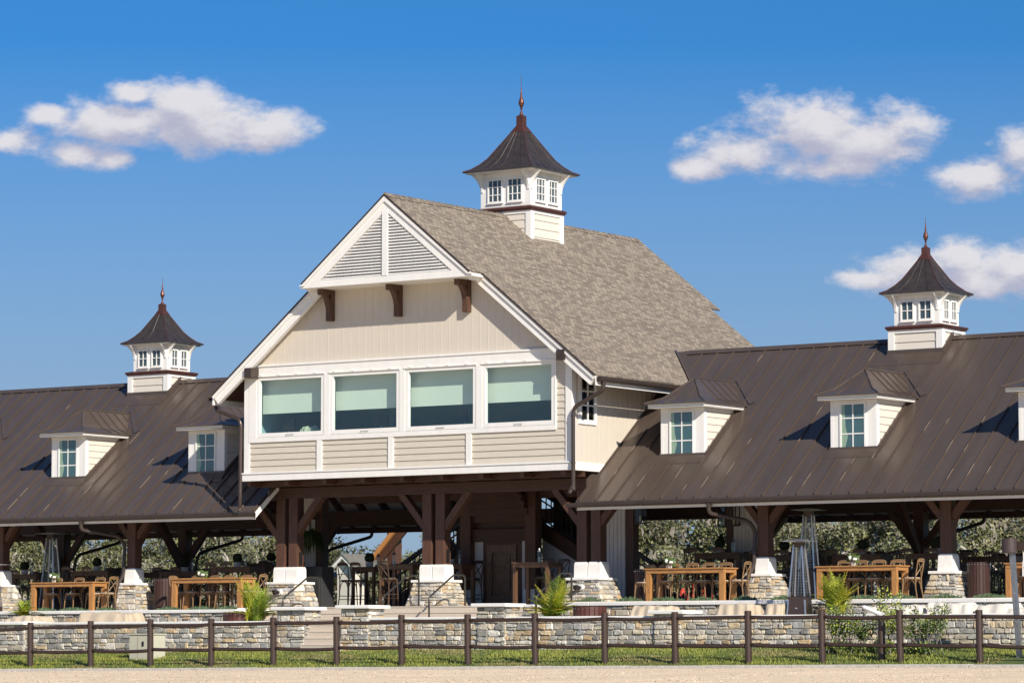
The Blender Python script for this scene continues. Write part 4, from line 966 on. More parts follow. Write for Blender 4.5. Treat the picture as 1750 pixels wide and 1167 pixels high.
# handrails
for (xt, xb, lab) in ((533,474,'black handrail beside the left double post'),(703,645,'black handrail in the middle of the stairs, left of the central post'),(783,724,'black handrail leading up to the central double post'),(965,908,'black handrail half hidden behind the palm right of the door')):
    Xt = at(xt,1035,.15).x; Xb = at(xb,1050,-1.0).x; X = (Xt+Xb)/2
    h = MB(); h.tube(bend([(X,.75,FM),(X,.75,FM+.88),(X,.20,FM+.88),(X,-1.0,FM+.23),(X,-1.0,1.165)],4,.12),.027,8)
    tag(h.build('handrail', RAILM, smooth=True), lab, 'handrail', 'handrails on the porch stairs')

# ------------------------------------------------------------------ post and rail fence
fence = thing('rail_fence', (5, FY, .0), 'dark brown post and two rail fence running along the edge of the sand', 'fence')
FP = [(-58,1067),(52,1063),(155,1060.5),(257,1058),(361,1056.5),(467,1054.5),(575,1053),(686,1050),(799,1049),(914,1047.5),(1033,1046),(1153,1045),(1278,1043),(1404,1042),(1537,1041.5),(1673,1041.5),(1812,1041)]
prev = None
for i, (px, py) in enumerate(FP):
    P_ = at(px, py, FY); x = P_.x; zt = P_.z; lean = .012*math.sin(i*2.3)
    m = MB(); m.tube([(x+lean*.0+.018,FY,kz(x)-.25),(x-.0,FY,zt-.015),(x,FY,zt)],[.088,.088,.076],14); m.build('post', FENCE, fence, smooth=False)
    if prev:
        for dz0 in (.16,.83):
            a = Vector((prev[0],FY,prev[1]-dz0)); b = Vector((x,FY,zt-dz0*(1.0 if dz0<.5 else 1.04))); sag = .018*(1+math.sin(i*1.9+dz0*3))
            pts = [a*(1-u)+b*u-Vector((0,0,sag*4*u*(1-u))) for u in [j/8 for j in range(9)]]
            m = MB(); m.tube(pts,.050,10); m.build('rail', FENCE, fence, smooth=True)
    prev = (x, zt)

# ------------------------------------------------------------------ small things in front of the walls
# utility box
UY = -4.9
a, b = at(221,1082,UY), at(282,1136,UY); zb = grass_z(a.x,UY)-.05; zt = a.z
u = thing('utility_box', (a.x,UY,zb), 'beige electrical cabinet on the grass behind the fence', 'utility box')
xa, xb = at(221,1100,UY).x, at(221,1100,UY).x+.90
m = MB(); m.box(xa,xb,UY,UY+.52,zb,zt-.04); m.build('cabinet', UTIL, u, bevel=.01)
m = MB(); m.box(xa-.03,xb+.03,UY-.03,UY+.55,zt-.04,zt); m.build('lid', UTIL, u, bevel=.01)
m = MB(); m.box(xa+.30,xa+.305,UY-.004,UY,zb+.1,zt-.1); m.box(xa+.48,xa+.54,UY-.02,UY,zb+.55*(zt-zb),zb+.72*(zt-zb)); m.build('latch', BLACK, u)
# bollard with clamps and white floodlight tube
BY = -5.7; p = at(1506.5,1080,BY); zb = grass_z(p.x,BY)-.1
u = thing('light_bollard', (p.x,BY,zb), 'short round brown bollard with a clamped white tube light behind the fence', 'bollard')
m = MB(); m.tube([(p.x,BY,zb),(p.x,BY,at(1506,1067,BY).z)],.088,14); m.build('post', FENCE, u)
zt = at(1506,1067,BY).z; m = MB(); m.tube([(p.x,BY,zt),(p.x,BY,zt+.10)],.075,12); m.tube([(p.x-.07,BY,zt+.1),(p.x-.07,BY,zt+.2)],.03,8); m.tube([(p.x+.06,BY,zt+.1),(p.x+.06,BY,zt+.2)],.03,8); m.tube([(p.x-.08,BY,zt+.02),(p.x+.09,BY,zt+.02)],.03,8); m.build('clamp', BLACK, u)
q0, q1 = at(1474,1036,BY), at(1506,1050,BY); m = MB(); m.tube([q0,q0+(q1-q0)*.1,q1],[.03,.055,.06],10); m.build('tube_light', WHITE, u)
# galvanised post with drum
GY = -5.2
b0, t0 = at(1743,1129,GY), at(1730,944,GY)
u = thing('signal_post', (b0.x,GY,grass_z(b0.x,GY)), 'leaning galvanised steel post carrying a brown drum and side arm at the right edge', 'post')
m = MB(); d = t0-b0; m.bar(b0-d*.05, t0, .10, .13, side=(1,0,0)); m.build('post', GALV, u)
m = MB(); m.bar(b0+d*.0+Vector((-.03,-.07,0)), t0+Vector((-.03,-.07,0)), .035, .012, side=(1,0,0)); m.build('post_flange', GALV, u)
m = MB()
for q in (.36,.62,.9): c = b0+d*q; m.tube([(c.x+.01,GY-.072,c.z),(c.x+.01,GY-.085,c.z)],.016,8)
m.build('bolt', STEEL, u)
c0, c1 = at(1710.5,933,GY-.05), at(1741,933,GY-.05); cx = (c0.x+c1.x)/2; zt, zb_ = at(1725,920,GY).z, at(1725,945,GY).z
m = MB(); r_ = abs(c1.x-c0.x)/2*.80; m.lathe([(r_*.96,zb_),(r_,zb_+.02),(r_,zt-.02),(r_*.93,zt)],cx,GY-.05,24); m.build('drum', mat('brown_drum',(.055,.036,.034),.5,noise=(9,.2)), u)
m = MB(); m.tube([(cx-.08,GY-.05,zb_-.06),(cx-.08,GY-.05,zb_)],.025,8); m.build('sensor', WHITE, u)
m = MB(); m.bar((cx+r_*.7,GY,(zt+zb_)/2),(cx+r_+.55,GY,(zt+zb_)/2-.02),.12,.2); m.build('arm', FENCE, u)
m = MB(); m.box(cx+.33,cx+.75,GY-.02,GY+.02,zb_-.34,zb_+.02); m.box(cx+.30,cx+.33,GY-.01,GY+.01,zb_-.55,zb_-.2); m.build('white_plate', WHITE, u)
from mathutils import noise
# ------------------------------------------------------------------ furniture prototypes (built at the origin, front towards -Y)
def new_root(name, label, cat, group): return thing(name, (0,0,0), label, cat, group)
def chair_proto(name, hs, label, cat, group, stool=False):
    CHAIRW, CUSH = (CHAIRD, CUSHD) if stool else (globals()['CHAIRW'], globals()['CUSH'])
    r = new_root(name, label, cat, group); w = .21; hb = hs+.47
    m = MB(); n = 10
    prof = [( .21*math.copysign(abs(math.cos(t))**.6, math.cos(t)), .20*math.copysign(abs(math.sin(t))**.6, math.sin(t))) for t in [2*math.pi*i/16 for i in range(16)]]
    m.prism(prof,'z',hs-.035,hs); m.build('seat_frame', CHAIRW, r)
    m = MB(); m.prism([(a*.93,b*.93) for a,b in prof],'z',hs,hs+.018); m.build('seat', CUSH, r)
    for sx_ in (-1,1):
        m = MB(); m.tube([(sx_*.17,-.17,hs-.02),(sx_*.20,-.20,0)],[.019,.015],7); m.build('front_leg', CHAIRW, r)
        m = MB(); m.tube([(sx_*.20,.24,0),(sx_*.185,.19,hs*.5),(sx_*.18,.18,hs),(sx_*.195,.235,hs+.28),(sx_*.20,.27,hb)],[.015,.018,.019,.017,.015],7); m.build('rear_leg', CHAIRW, r)
    m = MB(); m.tube([(-.20,.268,hb-.02),(-.13,.285,hb+.015),(0,.292,hb+.022),(.13,.285,hb+.015),(.20,.268,hb-.02)],.022,7)
    m.hexa([(-.2,.255,hb-.05),(.2,.255,hb-.05),(.2,.28,hb-.05),(-.2,.28,hb-.05),(-.2,.26,hb+.005),(.2,.26,hb+.005),(.2,.285,hb+.005),(-.2,.285,hb+.005)]); m.build('top_rail', CHAIRW, r)
    m = MB()
    for sx_ in (-1,1): m.tube([(sx_*.175,.185,hs+.04),(sx_*.05,.235,hs+.2),(-sx_*.10,.262,hb-.12),(-sx_*.185,.262,hb-.03)],.012,6)
    m.build('cross_back', CHAIRW, r)
    m = MB(); d = min(hs*.45,.24)
    for y in (-.175,.175):
        m.tube([(.175*math.cos(t), y, hs-.03-d+d*math.sin(t)) for t in [math.pi*i/10 for i in range(11)]],.011,6)
    for x in (-.175,.175):
        m.tube([(x, .175*math.cos(t), hs-.03-d+d*math.sin(t)) for t in [math.pi*i/10 for i in range(11)]],.011,6)
    m.build('arched_braces', CHAIRW, r)
    if stool:
        m = MB()
        for y in (-.19,.21): m.tube([(-.19,y,.26),(.19,y,.26)],.012,6)
        for x in (-.19,.19): m.tube([(x,-.19,.36),(x,.21,.36)],.012,6)
        m.build('foot_rail', CHAIRW, r)
    return r
def table_proto(name, L, Wd, H, m_top, m_leg, label, cat, group):
    r = new_root(name, label, cat, group)
    m = MB()
    nb = 5
    for k in range(nb): m.box(-L/2,L/2,-Wd/2+Wd*k/nb+.002,-Wd/2+Wd*(k+1)/nb-.002,H-.035,H)
    m.build('tabletop', m_top, r, bevel=.004)
    m = MB(); i = .04; m.box(-L/2+i,L/2-i,-Wd/2+i,-Wd/2+i+.03,H-.135,H-.036); m.box(-L/2+i,L/2-i,Wd/2-i-.03,Wd/2-i,H-.135,H-.036); m.box(-L/2+i,-L/2+i+.03,-Wd/2+i+.03,Wd/2-i-.03,H-.135,H-.036); m.box(L/2-i-.03,L/2-i,-Wd/2+i+.03,Wd/2-i-.03,H-.135,H-.036)
    m.build('apron', m_top, r)
    for sx_ in (-1,1):
        for sy_ in (-1,1):
            m = MB(); x, y = sx_*(L/2-.10), sy_*(Wd/2-.10); m.box(x-.075,x+.075,y-.05,y+.05,0,H-.036); m.build('leg', m_leg, r, bevel=.006)
    return r
chair = chair_proto('bistro_chair', .56, 'x', 'chair', 'crossback chairs on the terrace')
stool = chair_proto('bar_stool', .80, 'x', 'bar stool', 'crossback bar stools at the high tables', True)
low = table_proto('dining_table', 2.42, .76, .89, GOLD, GOLDV, 'x', 'table', 'golden wood dining tables along the terrace edge')
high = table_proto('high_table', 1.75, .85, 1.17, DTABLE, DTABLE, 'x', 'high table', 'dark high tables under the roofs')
remember(None)
used = set()
def put(proto, x, y, z, rz, label, group=None):
    f = proto.name not in used; used.add(proto.name)
    return place(proto, x, y, z, rz, label, group, first=f)

FRONT = [(50,158,995,FL,'at the far left'),(290,412,988,FL,'left of the double posts'),(1100,1237,971,FR,'right of the boarded wall'),(1392,1532,967,FR,'behind the steel heater'),(1715,1850,966,FR,'at the right edge')]
TY = .46
for i, (x0, x1, py, fz, where) in enumerate(FRONT):
    a, b = at(x0,py,TY-.38), at(x1,py,TY-.38)
    cx = (a.x+b.x)/2; o = put(low, cx, TY, fz, 0, 'golden wood dining table '+where); o.scale = ((b.x-a.x)/2.42, 1, (a.z-fz)/.89 if i < 4 else 1.02)
    n = 4 if i in (1,2,3) else 3
    for k in range(n):
        xx = a.x+.42+(b.x-a.x-.84)*k/(n-1); 
        put(chair, xx+rnd.uniform(-.05,.05), TY+.17+rnd.uniform(-.03,.05), fz, rnd.uniform(-.08,.08), '%s chair from the left behind the golden table %s' % (('first','second','third','fourth')[k], where))
    put(chair, b.x+.22, TY+.05, fz, -math.pi/2+rnd.uniform(-.1,.1), 'crossback chair at the right head of the golden table '+where)
    if i == 2:
        put(chair, a.x-.18, TY+.95, fz, .3, 'lone crossback chair with its X back between boarded wall and golden table'); put(chair, a.x-.95, TY+1.15, fz, -.2, 'crossback chair pushed against the grey boarded wall')
    if i == 1: put(chair, a.x-.12, TY+.25, fz, math.pi/2, 'crossback chair at the left head of the golden table '+where)
# high tables and stools in the shade
HT = [(28,981,3.6,FL,'at the left edge'),(105,984,5.2,FL,'behind the far left dining table'),(152,975,3.8,FL,'left of the first rear heater'),(235,978,5.5,FL,'behind the left pedestal'),(302,976,4.6,FL,'left of the rear post'),(392,968,3.4,FL,'behind the left middle table'),(450,966,5.0,FL,'just left of the double posts'),
      (618,968,4.2,FM,'under the small white gable'),(675,964,2.7,FM,'left of the central post'),(757,963,4.0,FM,'behind the central post'),(905,960,1.9,FM,'in front of the carved door'),
      (1224,944,5.0,FR,'left of the boarded pier'),(1328,948,4.2,FR,'behind the bent downspout'),(1462,947,4.4,FR,'right of the rear heater'),(1588,945,4.6,FR,'behind the right column'),(1395,955,7.2,FR,'deep in the right pavilion'),(1690,950,5.6,FR,'right of the last column')]
tops = []
for i, (px, py, Y, fz, where) in enumerate(HT):
    p = at(px, py, Y-.42); o = put(high, p.x, Y, fz, 0 if i % 3 else .06, 'dark wooden high table '+where)
    ls = {7:.50,8:.72,9:.72,10:.72}.get(i,.9)
    o.scale = (ls, 1, (p.z-fz)/1.17); tops.append((p.x, Y, p.z))
    sides = [(-.42,-.70,math.pi,'front left'),(.42,-.70,math.pi,'front right'),(-.42,.70,0,'rear left'),(.42,.70,0,'rear right')]
    if i in (8,9,10): sides = [(-.30,.66,0,'rear left'),(.35,.66,0,'rear right')] + ([(.02,-.62,math.pi,'front')] if i == 8 else [])
    if i not in (7,8,9,10): sides = sides + [(-1.02,.05,math.pi/2,'left end'),(1.02,-.05,-math.pi/2,'right end'),(0,.72,0,'rear middle')]
    for dx, dy, rz, nm in sides:
        s = put(stool, p.x+dx*ls*1.05+rnd.uniform(-.06,.06), Y+dy+rnd.uniform(-.06,.06), fz, rz+rnd.uniform(-.2,.2), 'bar stool at the %s of the high table %s' % (nm, where))
        s.scale.z = o.scale.z*.98
# topiaries, candles, flowers on the tables
topi = new_root('topiary_ball','x','topiary','topiary balls on the high tables')
m = MB()
for k in range(420):
    t = rnd.uniform(0,6.28); c = rnd.uniform(-.8,1); s_ = math.sqrt(max(0,1-c*c)); n_ = Vector((s_*math.cos(t),s_*math.sin(t),c)); p = n_*rnd.uniform(.12,.155)+Vector((0,0,.27)); a_ = n_.orthogonal().normalized()*.022; b_ = n_.cross(a_).normalized()*.022+n_*rnd.uniform(-.02,.02); m.face([p-a_,p+b_,p+a_,p-b_])
m.lathe([(.02,.14),(.10,.17),(.14,.24),(.14,.30),(.10,.37),(.02,.40)],0,0,12); m.build('clipped_ball', BOXWOOD, topi, fix=False)
m = MB(); m.lathe([(.10,0),(.13,.14),(.115,.14),(.10,.12)],0,0,12); m.build('pot', POT, topi)
cand = new_root('glass_lantern','x','lantern','glass candle lanterns on the high tables')
m = MB(); m.lathe([(.065,.01),(.065,.30)],0,0,12); m.build('glass_cylinder', CLEAR, cand)
m = MB(); m.lathe([(.07,0),(.07,.012)],0,0,12); m.lathe([(.068,.30),(.03,.36),(.02,.40)],0,0,12); m.build('lantern_cap', GALV, cand)
m = MB(); m.lathe([(.03,.012),(.03,.15)],0,0,8); m.build('candle', CURTAIN, cand)
flow = new_root('flower_vase','x','flowers','flower arrangements on the tables')
m = MB(); m.lathe([(.06,0),(.08,.1),(.07,.16)],0,0,10); m.build('vase', POT, flow)
m = MB()
for k in range(90):
    v = Vector((rnd.gauss(0,1),rnd.gauss(0,1),rnd.uniform(-.3,1))).normalized(); L_ = rnd.uniform(.12,.26); b_ = Vector((0,0,.16)); e_ = b_+v*L_; s_ = v.orthogonal().normalized()*.035
    m.cur = rnd.choice([(.09,.15,.04),(.14,.20,.06),(.06,.10,.03)]); m.face([b_+v*.05,(b_+e_)/2+s_,e_,(b_+e_)/2-s_])
m.build('foliage', LEAF, flow, tint=True, fix=False)
m = MB()
for k in range(7):
    v = Vector((rnd.gauss(0,1),rnd.gauss(0,1)-.4,rnd.uniform(0,1))).normalized()*rnd.uniform(.10,.17)+Vector((0,0,.17)); m.lathe([(.01,v.z-.04),(.05,v.z-.01),(.045,v.z+.03),(.01,v.z+.05)],v.x,v.y,7)
m.build('blossoms', FLOWERW, flow)
remember(None)
for i in (0,2,4,5,6,7,9,11,12,13,14):
    x, y, z = tops[i]; nm = HT[i][4]
    put(topi, x+(.02 if i != 11 else -.1), y-.05, z, 0, 'topiary ball in a pale pot on the high table '+nm); put(cand, x+.34, y-.05, z, 0, 'candle lantern on the high table '+nm)
put(cand, tops[8][0]-.35, tops[8][1], tops[8][2], 0, 'candle lantern on the high table '+HT[8][4]); put(cand, tops[10][0]+.05, tops[10][1], tops[10][2], 0, 'candle lantern on the high table '+HT[10][4])
for px, py, Y, fz, lab in ((112,996,1.0,FL,'white and green flowers on the far left golden table'),(365,988,1.0,FL,'white flowers with broad leaves on the left middle golden table'),(1475,968,1.0,FR,'white flowers on the golden table behind the steel heater'),(1172,968,1.3,FR,'pale flowers on the golden table right of the boarded wall')):
    p = at(px,py,Y); o = put(flow, p.x, .46, fz+.90, 0, lab); o.scale = (.95,)*3

# patio heaters
ht = new_root('patio_heater','x','patio heater','pyramid patio heaters')
m = MB(); m.rings([(.26,.26,.03),(.235,.235,.80)],0,0); m.build('base_cabinet', mat('heater_panel',(.045,.028,.024),.4), ht)
m = MB(); m.lathe([(.03,.0),(.05,.0)],.06,-.262,10); 
m = MB(); m.cbox(.0,-.252,.5,.07,.01,.03); m.build('badge', STEEL, ht)
for sx_ in (-1,1):
    for sy_ in (-1,1):
        m = MB(); m.bar((sx_*.275,sy_*.275,0),(sx_*.115,sy_*.115,2.10),.035,.035); m.build('corner_tube', STEEL, ht)
m = MB(); m.tube([(0,0,.8),(0,0,2.05)],.055,12); m.build('glass_tube', CLEAR, ht)
m = MB()
for side in range(4):
    ca, sa = math.cos(side*math.pi/2), math.sin(side*math.pi/2)
    for k in range(17):
        z = .84+k*.072; h_ = .27-.16*z/2.1; a_, b_ = (-h_, -h_), (h_, -h_)
        m.bar((a_[0]*ca-a_[1]*sa,a_[0]*sa+a_[1]*ca,z),(b_[0]*ca-b_[1]*sa,b_[0]*sa+b_[1]*ca,z),.004,.004)
    for k in range(1,5):
        f_ = -1+2*k/5; lo_ = (.27-.16*.84/2.1); hi_ = (.27-.16*2.05/2.1)
        m.bar((f_*lo_*ca+lo_*sa, f_*lo_*sa-lo_*ca,.84),(f_*hi_*ca+hi_*sa,f_*hi_*sa-hi_*ca,2.05),.005,.005)
m.build('wire_guard', GALV, ht)
m = MB(); m.rings([(.10,.10,2.06),(.12,.12,2.20)],0,0); m.build('burner_head', BRONZE, ht)
m = MB(); m.rings([(.40,.40,2.22),(.40,.40,2.225),(.05,.05,2.275)],0,0); m.build('reflector_hood', STEEL, ht)
remember(None)
p = at(1366,922,-2.3); put(ht, p.x, -2.3, p.z-2.26, .15, 'steel pyramid patio heater with dark base in front of the terrace wall')
for px, py, Y, fz, lab in ((1382,868,3.0,FR,'taller looking patio heater inside the right pavilion'),(88,909,3.2,FL,'patio heater inside the left pavilion'),(-13,962,-1.0+.0,1.05,'patio heater cut off by the left edge')):
    p = at(px,py,Y); o = put(ht, p.x, Y, fz, .2, lab); o.scale.z = (p.z-fz)/2.27
# slatted bins and planters
def slat_drum(lab, px, py0, py1, wpx, Y, zb, cat='planter'):
    REDWOOD = globals()['REDWOOD'] if cat == 'planter' else REDSHADE
    a = at(px,py0,Y); zt = a.z; r_ = wpx/2/62; u_ = thing('slatted_planter', (a.x,Y+r_,zb), lab, cat)
    m = MB(); n = 22
    for k in range(n):
        t = 2*math.pi*k/n; c_ = (a.x+r_*math.cos(t), Y+r_+r_*math.sin(t)); tx, ty = -math.sin(t), math.cos(t); w_ = 2*math.pi*r_/n*.46; nx_, ny_ = math.cos(t)*.02, math.sin(t)*.02
        m.hexa([(c_[0]-tx*w_,c_[1]-ty*w_,zb),(c_[0]+tx*w_,c_[1]+ty*w_,zb),(c_[0]+tx*w_+nx_,c_[1]+ty*w_+ny_,zb),(c_[0]-tx*w_+nx_,c_[1]-ty*w_+ny_,zb),(c_[0]-tx*w_,c_[1]-ty*w_,zt),(c_[0]+tx*w_,c_[1]+ty*w_,zt),(c_[0]+tx*w_+nx_,c_[1]+ty*w_+ny_,zt),(c_[0]-tx*w_+nx_,c_[1]-ty*w_+ny_,zt)])
    m.build('slats', REDWOOD, u_)
    m = MB(); m.tube([(a.x,Y+r_,zb),(a.x,Y+r_,zt-.04)],r_*.97,22); m.build('inner_drum', BLACK, u_)
    m = MB()
    for k in range(n):
        t = 2*math.pi*k/n; m.cbox(a.x+(r_+.024)*math.cos(t),Y+r_+(r_+.024)*math.sin(t),zt-.06,.018,.018,.018)
    m.build('screw', STEEL, u_)
slat_drum('low reddish slatted drum planter beside the palm left of the stairs', 392, 1045, 1060, 54, -2.9, 1.0)
slat_drum('low reddish slatted drum planter beside the palm right of the porch door', 993, 1036, 1053, 53, -2.9, 1.0)
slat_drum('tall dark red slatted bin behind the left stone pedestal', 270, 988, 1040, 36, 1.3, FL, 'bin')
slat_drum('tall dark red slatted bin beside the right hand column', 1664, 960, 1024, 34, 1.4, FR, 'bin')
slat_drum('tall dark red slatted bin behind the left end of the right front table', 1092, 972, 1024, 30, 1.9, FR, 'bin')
# cabinet at the left double post
a = at(522,968,2.3); m = MB(); m.box(a.x,a.x+.62,2.3,2.9,FM,a.z); o = m.build('planter_box', mat('slate_box',(.035,.036,.038),.6,noise=(5,.2)), bevel=.01); tag(o,'tall square slate black planter box right of the left double post','planter')
# cloth covered heaps
def cover(lab, x0px, x1px, topy, Y, dep, zb, m_, seed, peaks):
    a, b = at(x0px,topy,Y), at(x1px,topy,Y); H = a.z-zb; W_ = b.x-a.x; q = random.Random(seed); nx_, ny_ = 56, 26; vs = []; fs = []
    ph = [q.uniform(0,6.28) for _ in range(6)]
    for j in range(ny_+1):
        for i in range(nx_+1):
            u, v = i/nx_, j/ny_
            h = 0
            for pu, pv, ph_, wu, wv in peaks:
                h = max(h, ph_*max(0, min(1, (1-max(abs(u-pu)/wu, abs(v-pv)/wv))*2.0+.12*math.sin(u*9+seed)*math.sin(v*7+seed*2))))
            edge = min(1, min(u,1-u)*14)*min(1, min(v,1-v)*7)
            h = H*h*edge*.97 + .06*edge*(noise.noise(Vector((u*W_*1.7+seed*7,v*2.0,seed)))+.45*noise.noise(Vector((u*W_*5+seed,v*6,seed*3))))
            vs.append((a.x+W_*u+.02*math.sin(v*20+ph[3]), Y-.1+dep*v+.02*math.sin(u*24+ph[4]), zb+max(0,h)))
    for j in range(ny_):
        for i in range(nx_): fs.append((j*(nx_+1)+i,j*(nx_+1)+i+1,(j+1)*(nx_+1)+i+1,(j+1)*(nx_+1)+i))
    m = MB(); m.raw(vs, fs); o = m.build('furniture_cover', m_, smooth=True, fix=False); tag(o, lab, 'cover', 'cloth covers over garden furniture')
cover('tan cloth cover beside the small palm at the far left', 5, 70, 1052, -2.75, 1.1, 1.0, CLOTH, 1, [(.2,.4,.85,.5,.8),(.5,.5,1,.55,.8)])
cover('tan cloth cover with dark piping in front of the left terrace wall', 112, 222, 1046, -2.75, 1.1, 1.0, CLOTH, 2, [(.45,.5,1,.42,.8),(.75,.4,.95,.3,.9),(.05,.4,.45,.12,.4)])
cover('rounded tan cloth cover left of the low capped pier', 1073, 1136, 1034, -2.75, 1.1, 1.0, CLOTH, 3, [(.35,.5,1,.5,.9),(.7,.5,.95,.4,.9)])
cover('peaked tan cloth cover right of the low capped pier', 1210, 1284, 1031, -2.75, 1.1, 1.0, CLOTH, 4, [(.5,.5,.95,.5,.8),(.75,.4,.98,.3,.8)])
cover('folded tan cloth cover beside the heater base', 1283, 1338, 1031, -2.75, 1.1, 1.0, CLOTH, 5, [(.7,.5,1,.55,.9),(.9,.5,1,.2,.9)])
cover('long pale cloth cover between palm and shrubs', 1472, 1578, 1034, -2.7, 1.2, 1.0, CLOTHW, 6, [(.5,.5,1,.9,.9)])
cover('long pale cloth cover in front of the right column', 1578, 1662, 1029, -2.7, 1.2, 1.0, CLOTHW, 7, [(.35,.5,1,.7,.9),(.7,.5,.9,.4,.9)])
cover('pale cloth cover by the galvanised post', 1660, 1760, 1031, -2.7, 1.2, 1.0, CLOTHW, 8, [(.3,.5,1,.5,.9),(.7,.5,.8,.5,.9)])
# spot lights on the pedestals
for px, py, lab in ((478,1011,'round white spotlight on the left double pedestal'),(993,1003,'round white spotlight on the right double pedestal')):
    p = at(px,py,1.08); u = thing('spotlight',(p.x,1.08,p.z),lab,'spotlight','spotlights on the pedestals')
    m = MB(); m.tube([(p.x,1.02,p.z),(p.x,1.14,p.z)],.085,14); m.build('ring', WHITE, u)
    m = MB(); m.tube([(p.x,1.04,p.z-.02),(p.x-.05,.92,p.z+.0),(p.x-.07,.86,p.z-.02)],[.05,.07,.075],12); m.build('lamp_head', BLACK, u)
# small door-side switch plates are skipped; orange and white cones/cans far behind
# ------------------------------------------------------------------ plants
def frond(m, base, az_, L, lift, rn, col):
    """arching pinnate frond"""
    d = Vector((math.cos(az_), math.sin(az_), 0)); side = Vector((-d.y, d.x, 0)); pts = []
    for i in range(11):
        u = i/10; pts.append(base + d*(L*(.16*u+.75*u*u*(1.25-lift))) + Vector((0,0,L*(lift*1.05*u-.50*u*u*(1.15-lift)))))
    for i in range(1, 11):
        u = i/10; p = pts[i]; q = pts[i-1]; ax = (p-q).normalized(); ll = L*.34*math.sin(math.pi*min(.97,u*.8+.14))
        for k in range(2):
            pp = q+(p-q)*(k*.5)
            for sg in (-1,1):
                e = (side*sg*.8+ax*.75+Vector((0,0,rn.uniform(-.05,.30)))).normalized()*ll*rn.uniform(.85,1.1); w_ = ax*.013
                kx = rn.uniform(.7,1.25); m.cur = (col[0]*kx,col[1]*kx,col[2]*kx); m.face([pp-w_,pp+e*.5-w_*1.2+Vector((0,0,.01)),pp+e-Vector((0,0,ll*.15)),pp+e*.5+w_*1.4,pp+w_])
    return pts
def palm(lab, px, py_base, py_top, Y, n, seed, spread=1.0, green=False, lf=(.35,1.0)):
    b = at(px,py_base,Y); t = at(px,py_top,Y); H = t.z-b.z; rn = random.Random(seed)
    u = thing('areca_palm', b, lab, 'palm', 'small areca palms by the terrace wall'); m = MB(); s = MB()
    for i in range(n):
        a_ = rn.uniform(0,6.28); off = Vector((rn.gauss(0,.07),rn.gauss(0,.07),0)); L = H*rn.uniform(.72,1.12); lift = rn.uniform(*lf)
        c = rn.choice([(.34,.36,.025),(.25,.31,.022),(.17,.25,.022),(.42,.37,.03),(.13,.20,.02)])
        if green: c = (c[0]*.55, c[1]*.75, c[2])
        pts = frond(m, b+off, a_, L*spread**.5, lift, rn, c); s.tube(pts,[.011-.0008*k for k in range(11)],5)
    m.build('fronds', PALM, u, tint=True, fix=False); s.build('stems', mat('palm_stem',(.30,.30,.04),.5), u)
palm('bushy low areca palm at the far left by the tan cover', 40, 1052, 1022, -2.3, 26, 1, 1.6)
palm('tall bright areca palm left of the porch stairs', 437, 1062, 992, -2.5, 34, 2, lf=(.45,1.1))
palm('bright areca palm right of the porch steps', 943, 1058, 980, -2.5, 38, 3, lf=(.40,1.05))
palm('tall yellow areca palm right of the steel heater', 1430, 1052, 972, -2.4, 34, 4, lf=(.62,1.12))
# hanging fern and yucca in the shade
def spiky(name, lab, px, py, Y, r_, n, down, seed, cat, pot=False, col=(.045,.075,.02)):
    c = at(px,py,Y); rn = random.Random(seed); u = thing(name, c, lab, cat); m = MB()
    for i in range(n):
        v = Vector((rn.gauss(0,1),rn.gauss(0,1),rn.uniform(-.2,1.2))).normalized(); L = r_*rn.uniform(.7,1.15); w_ = v.cross(Vector((0,0,1))).normalized()*.020; dr = Vector((0,0,-down*L))
        k = rn.uniform(.6,1.4); m.cur = (col[0]*k,col[1]*k,col[2]*k); m.raw([c-w_,c+w_,c+v*L*.55+w_*.8,c+v*L*.55-w_*.8,c+v*L+dr], [(0,1,2,3),(3,2,4)])
    m.build('leaves', PALM, u, tint=True, fix=False)
    m = MB()
    if pot: m.lathe([(.08,c.z-.22),(.16,c.z-.02),(.15,c.z)],c.x,c.y,12); m.build('basket', BARK, u)
    else: m.tube([(c.x,c.y,FR),(c.x,c.y,c.z)],.04,8); m.build('stem', BARK, u)
spiky('hanging_fern','dark green drooping fern hung on the boarded pier behind the left double post', 531, 921, 4.6, .62, 260, 1.0, 5, 'fern', True)
spiky('yucca','dark spiky yucca silhouetted beside the lanterned rear post', 1233, 925, 7.0, .45, 60, .15, 6, 'yucca')
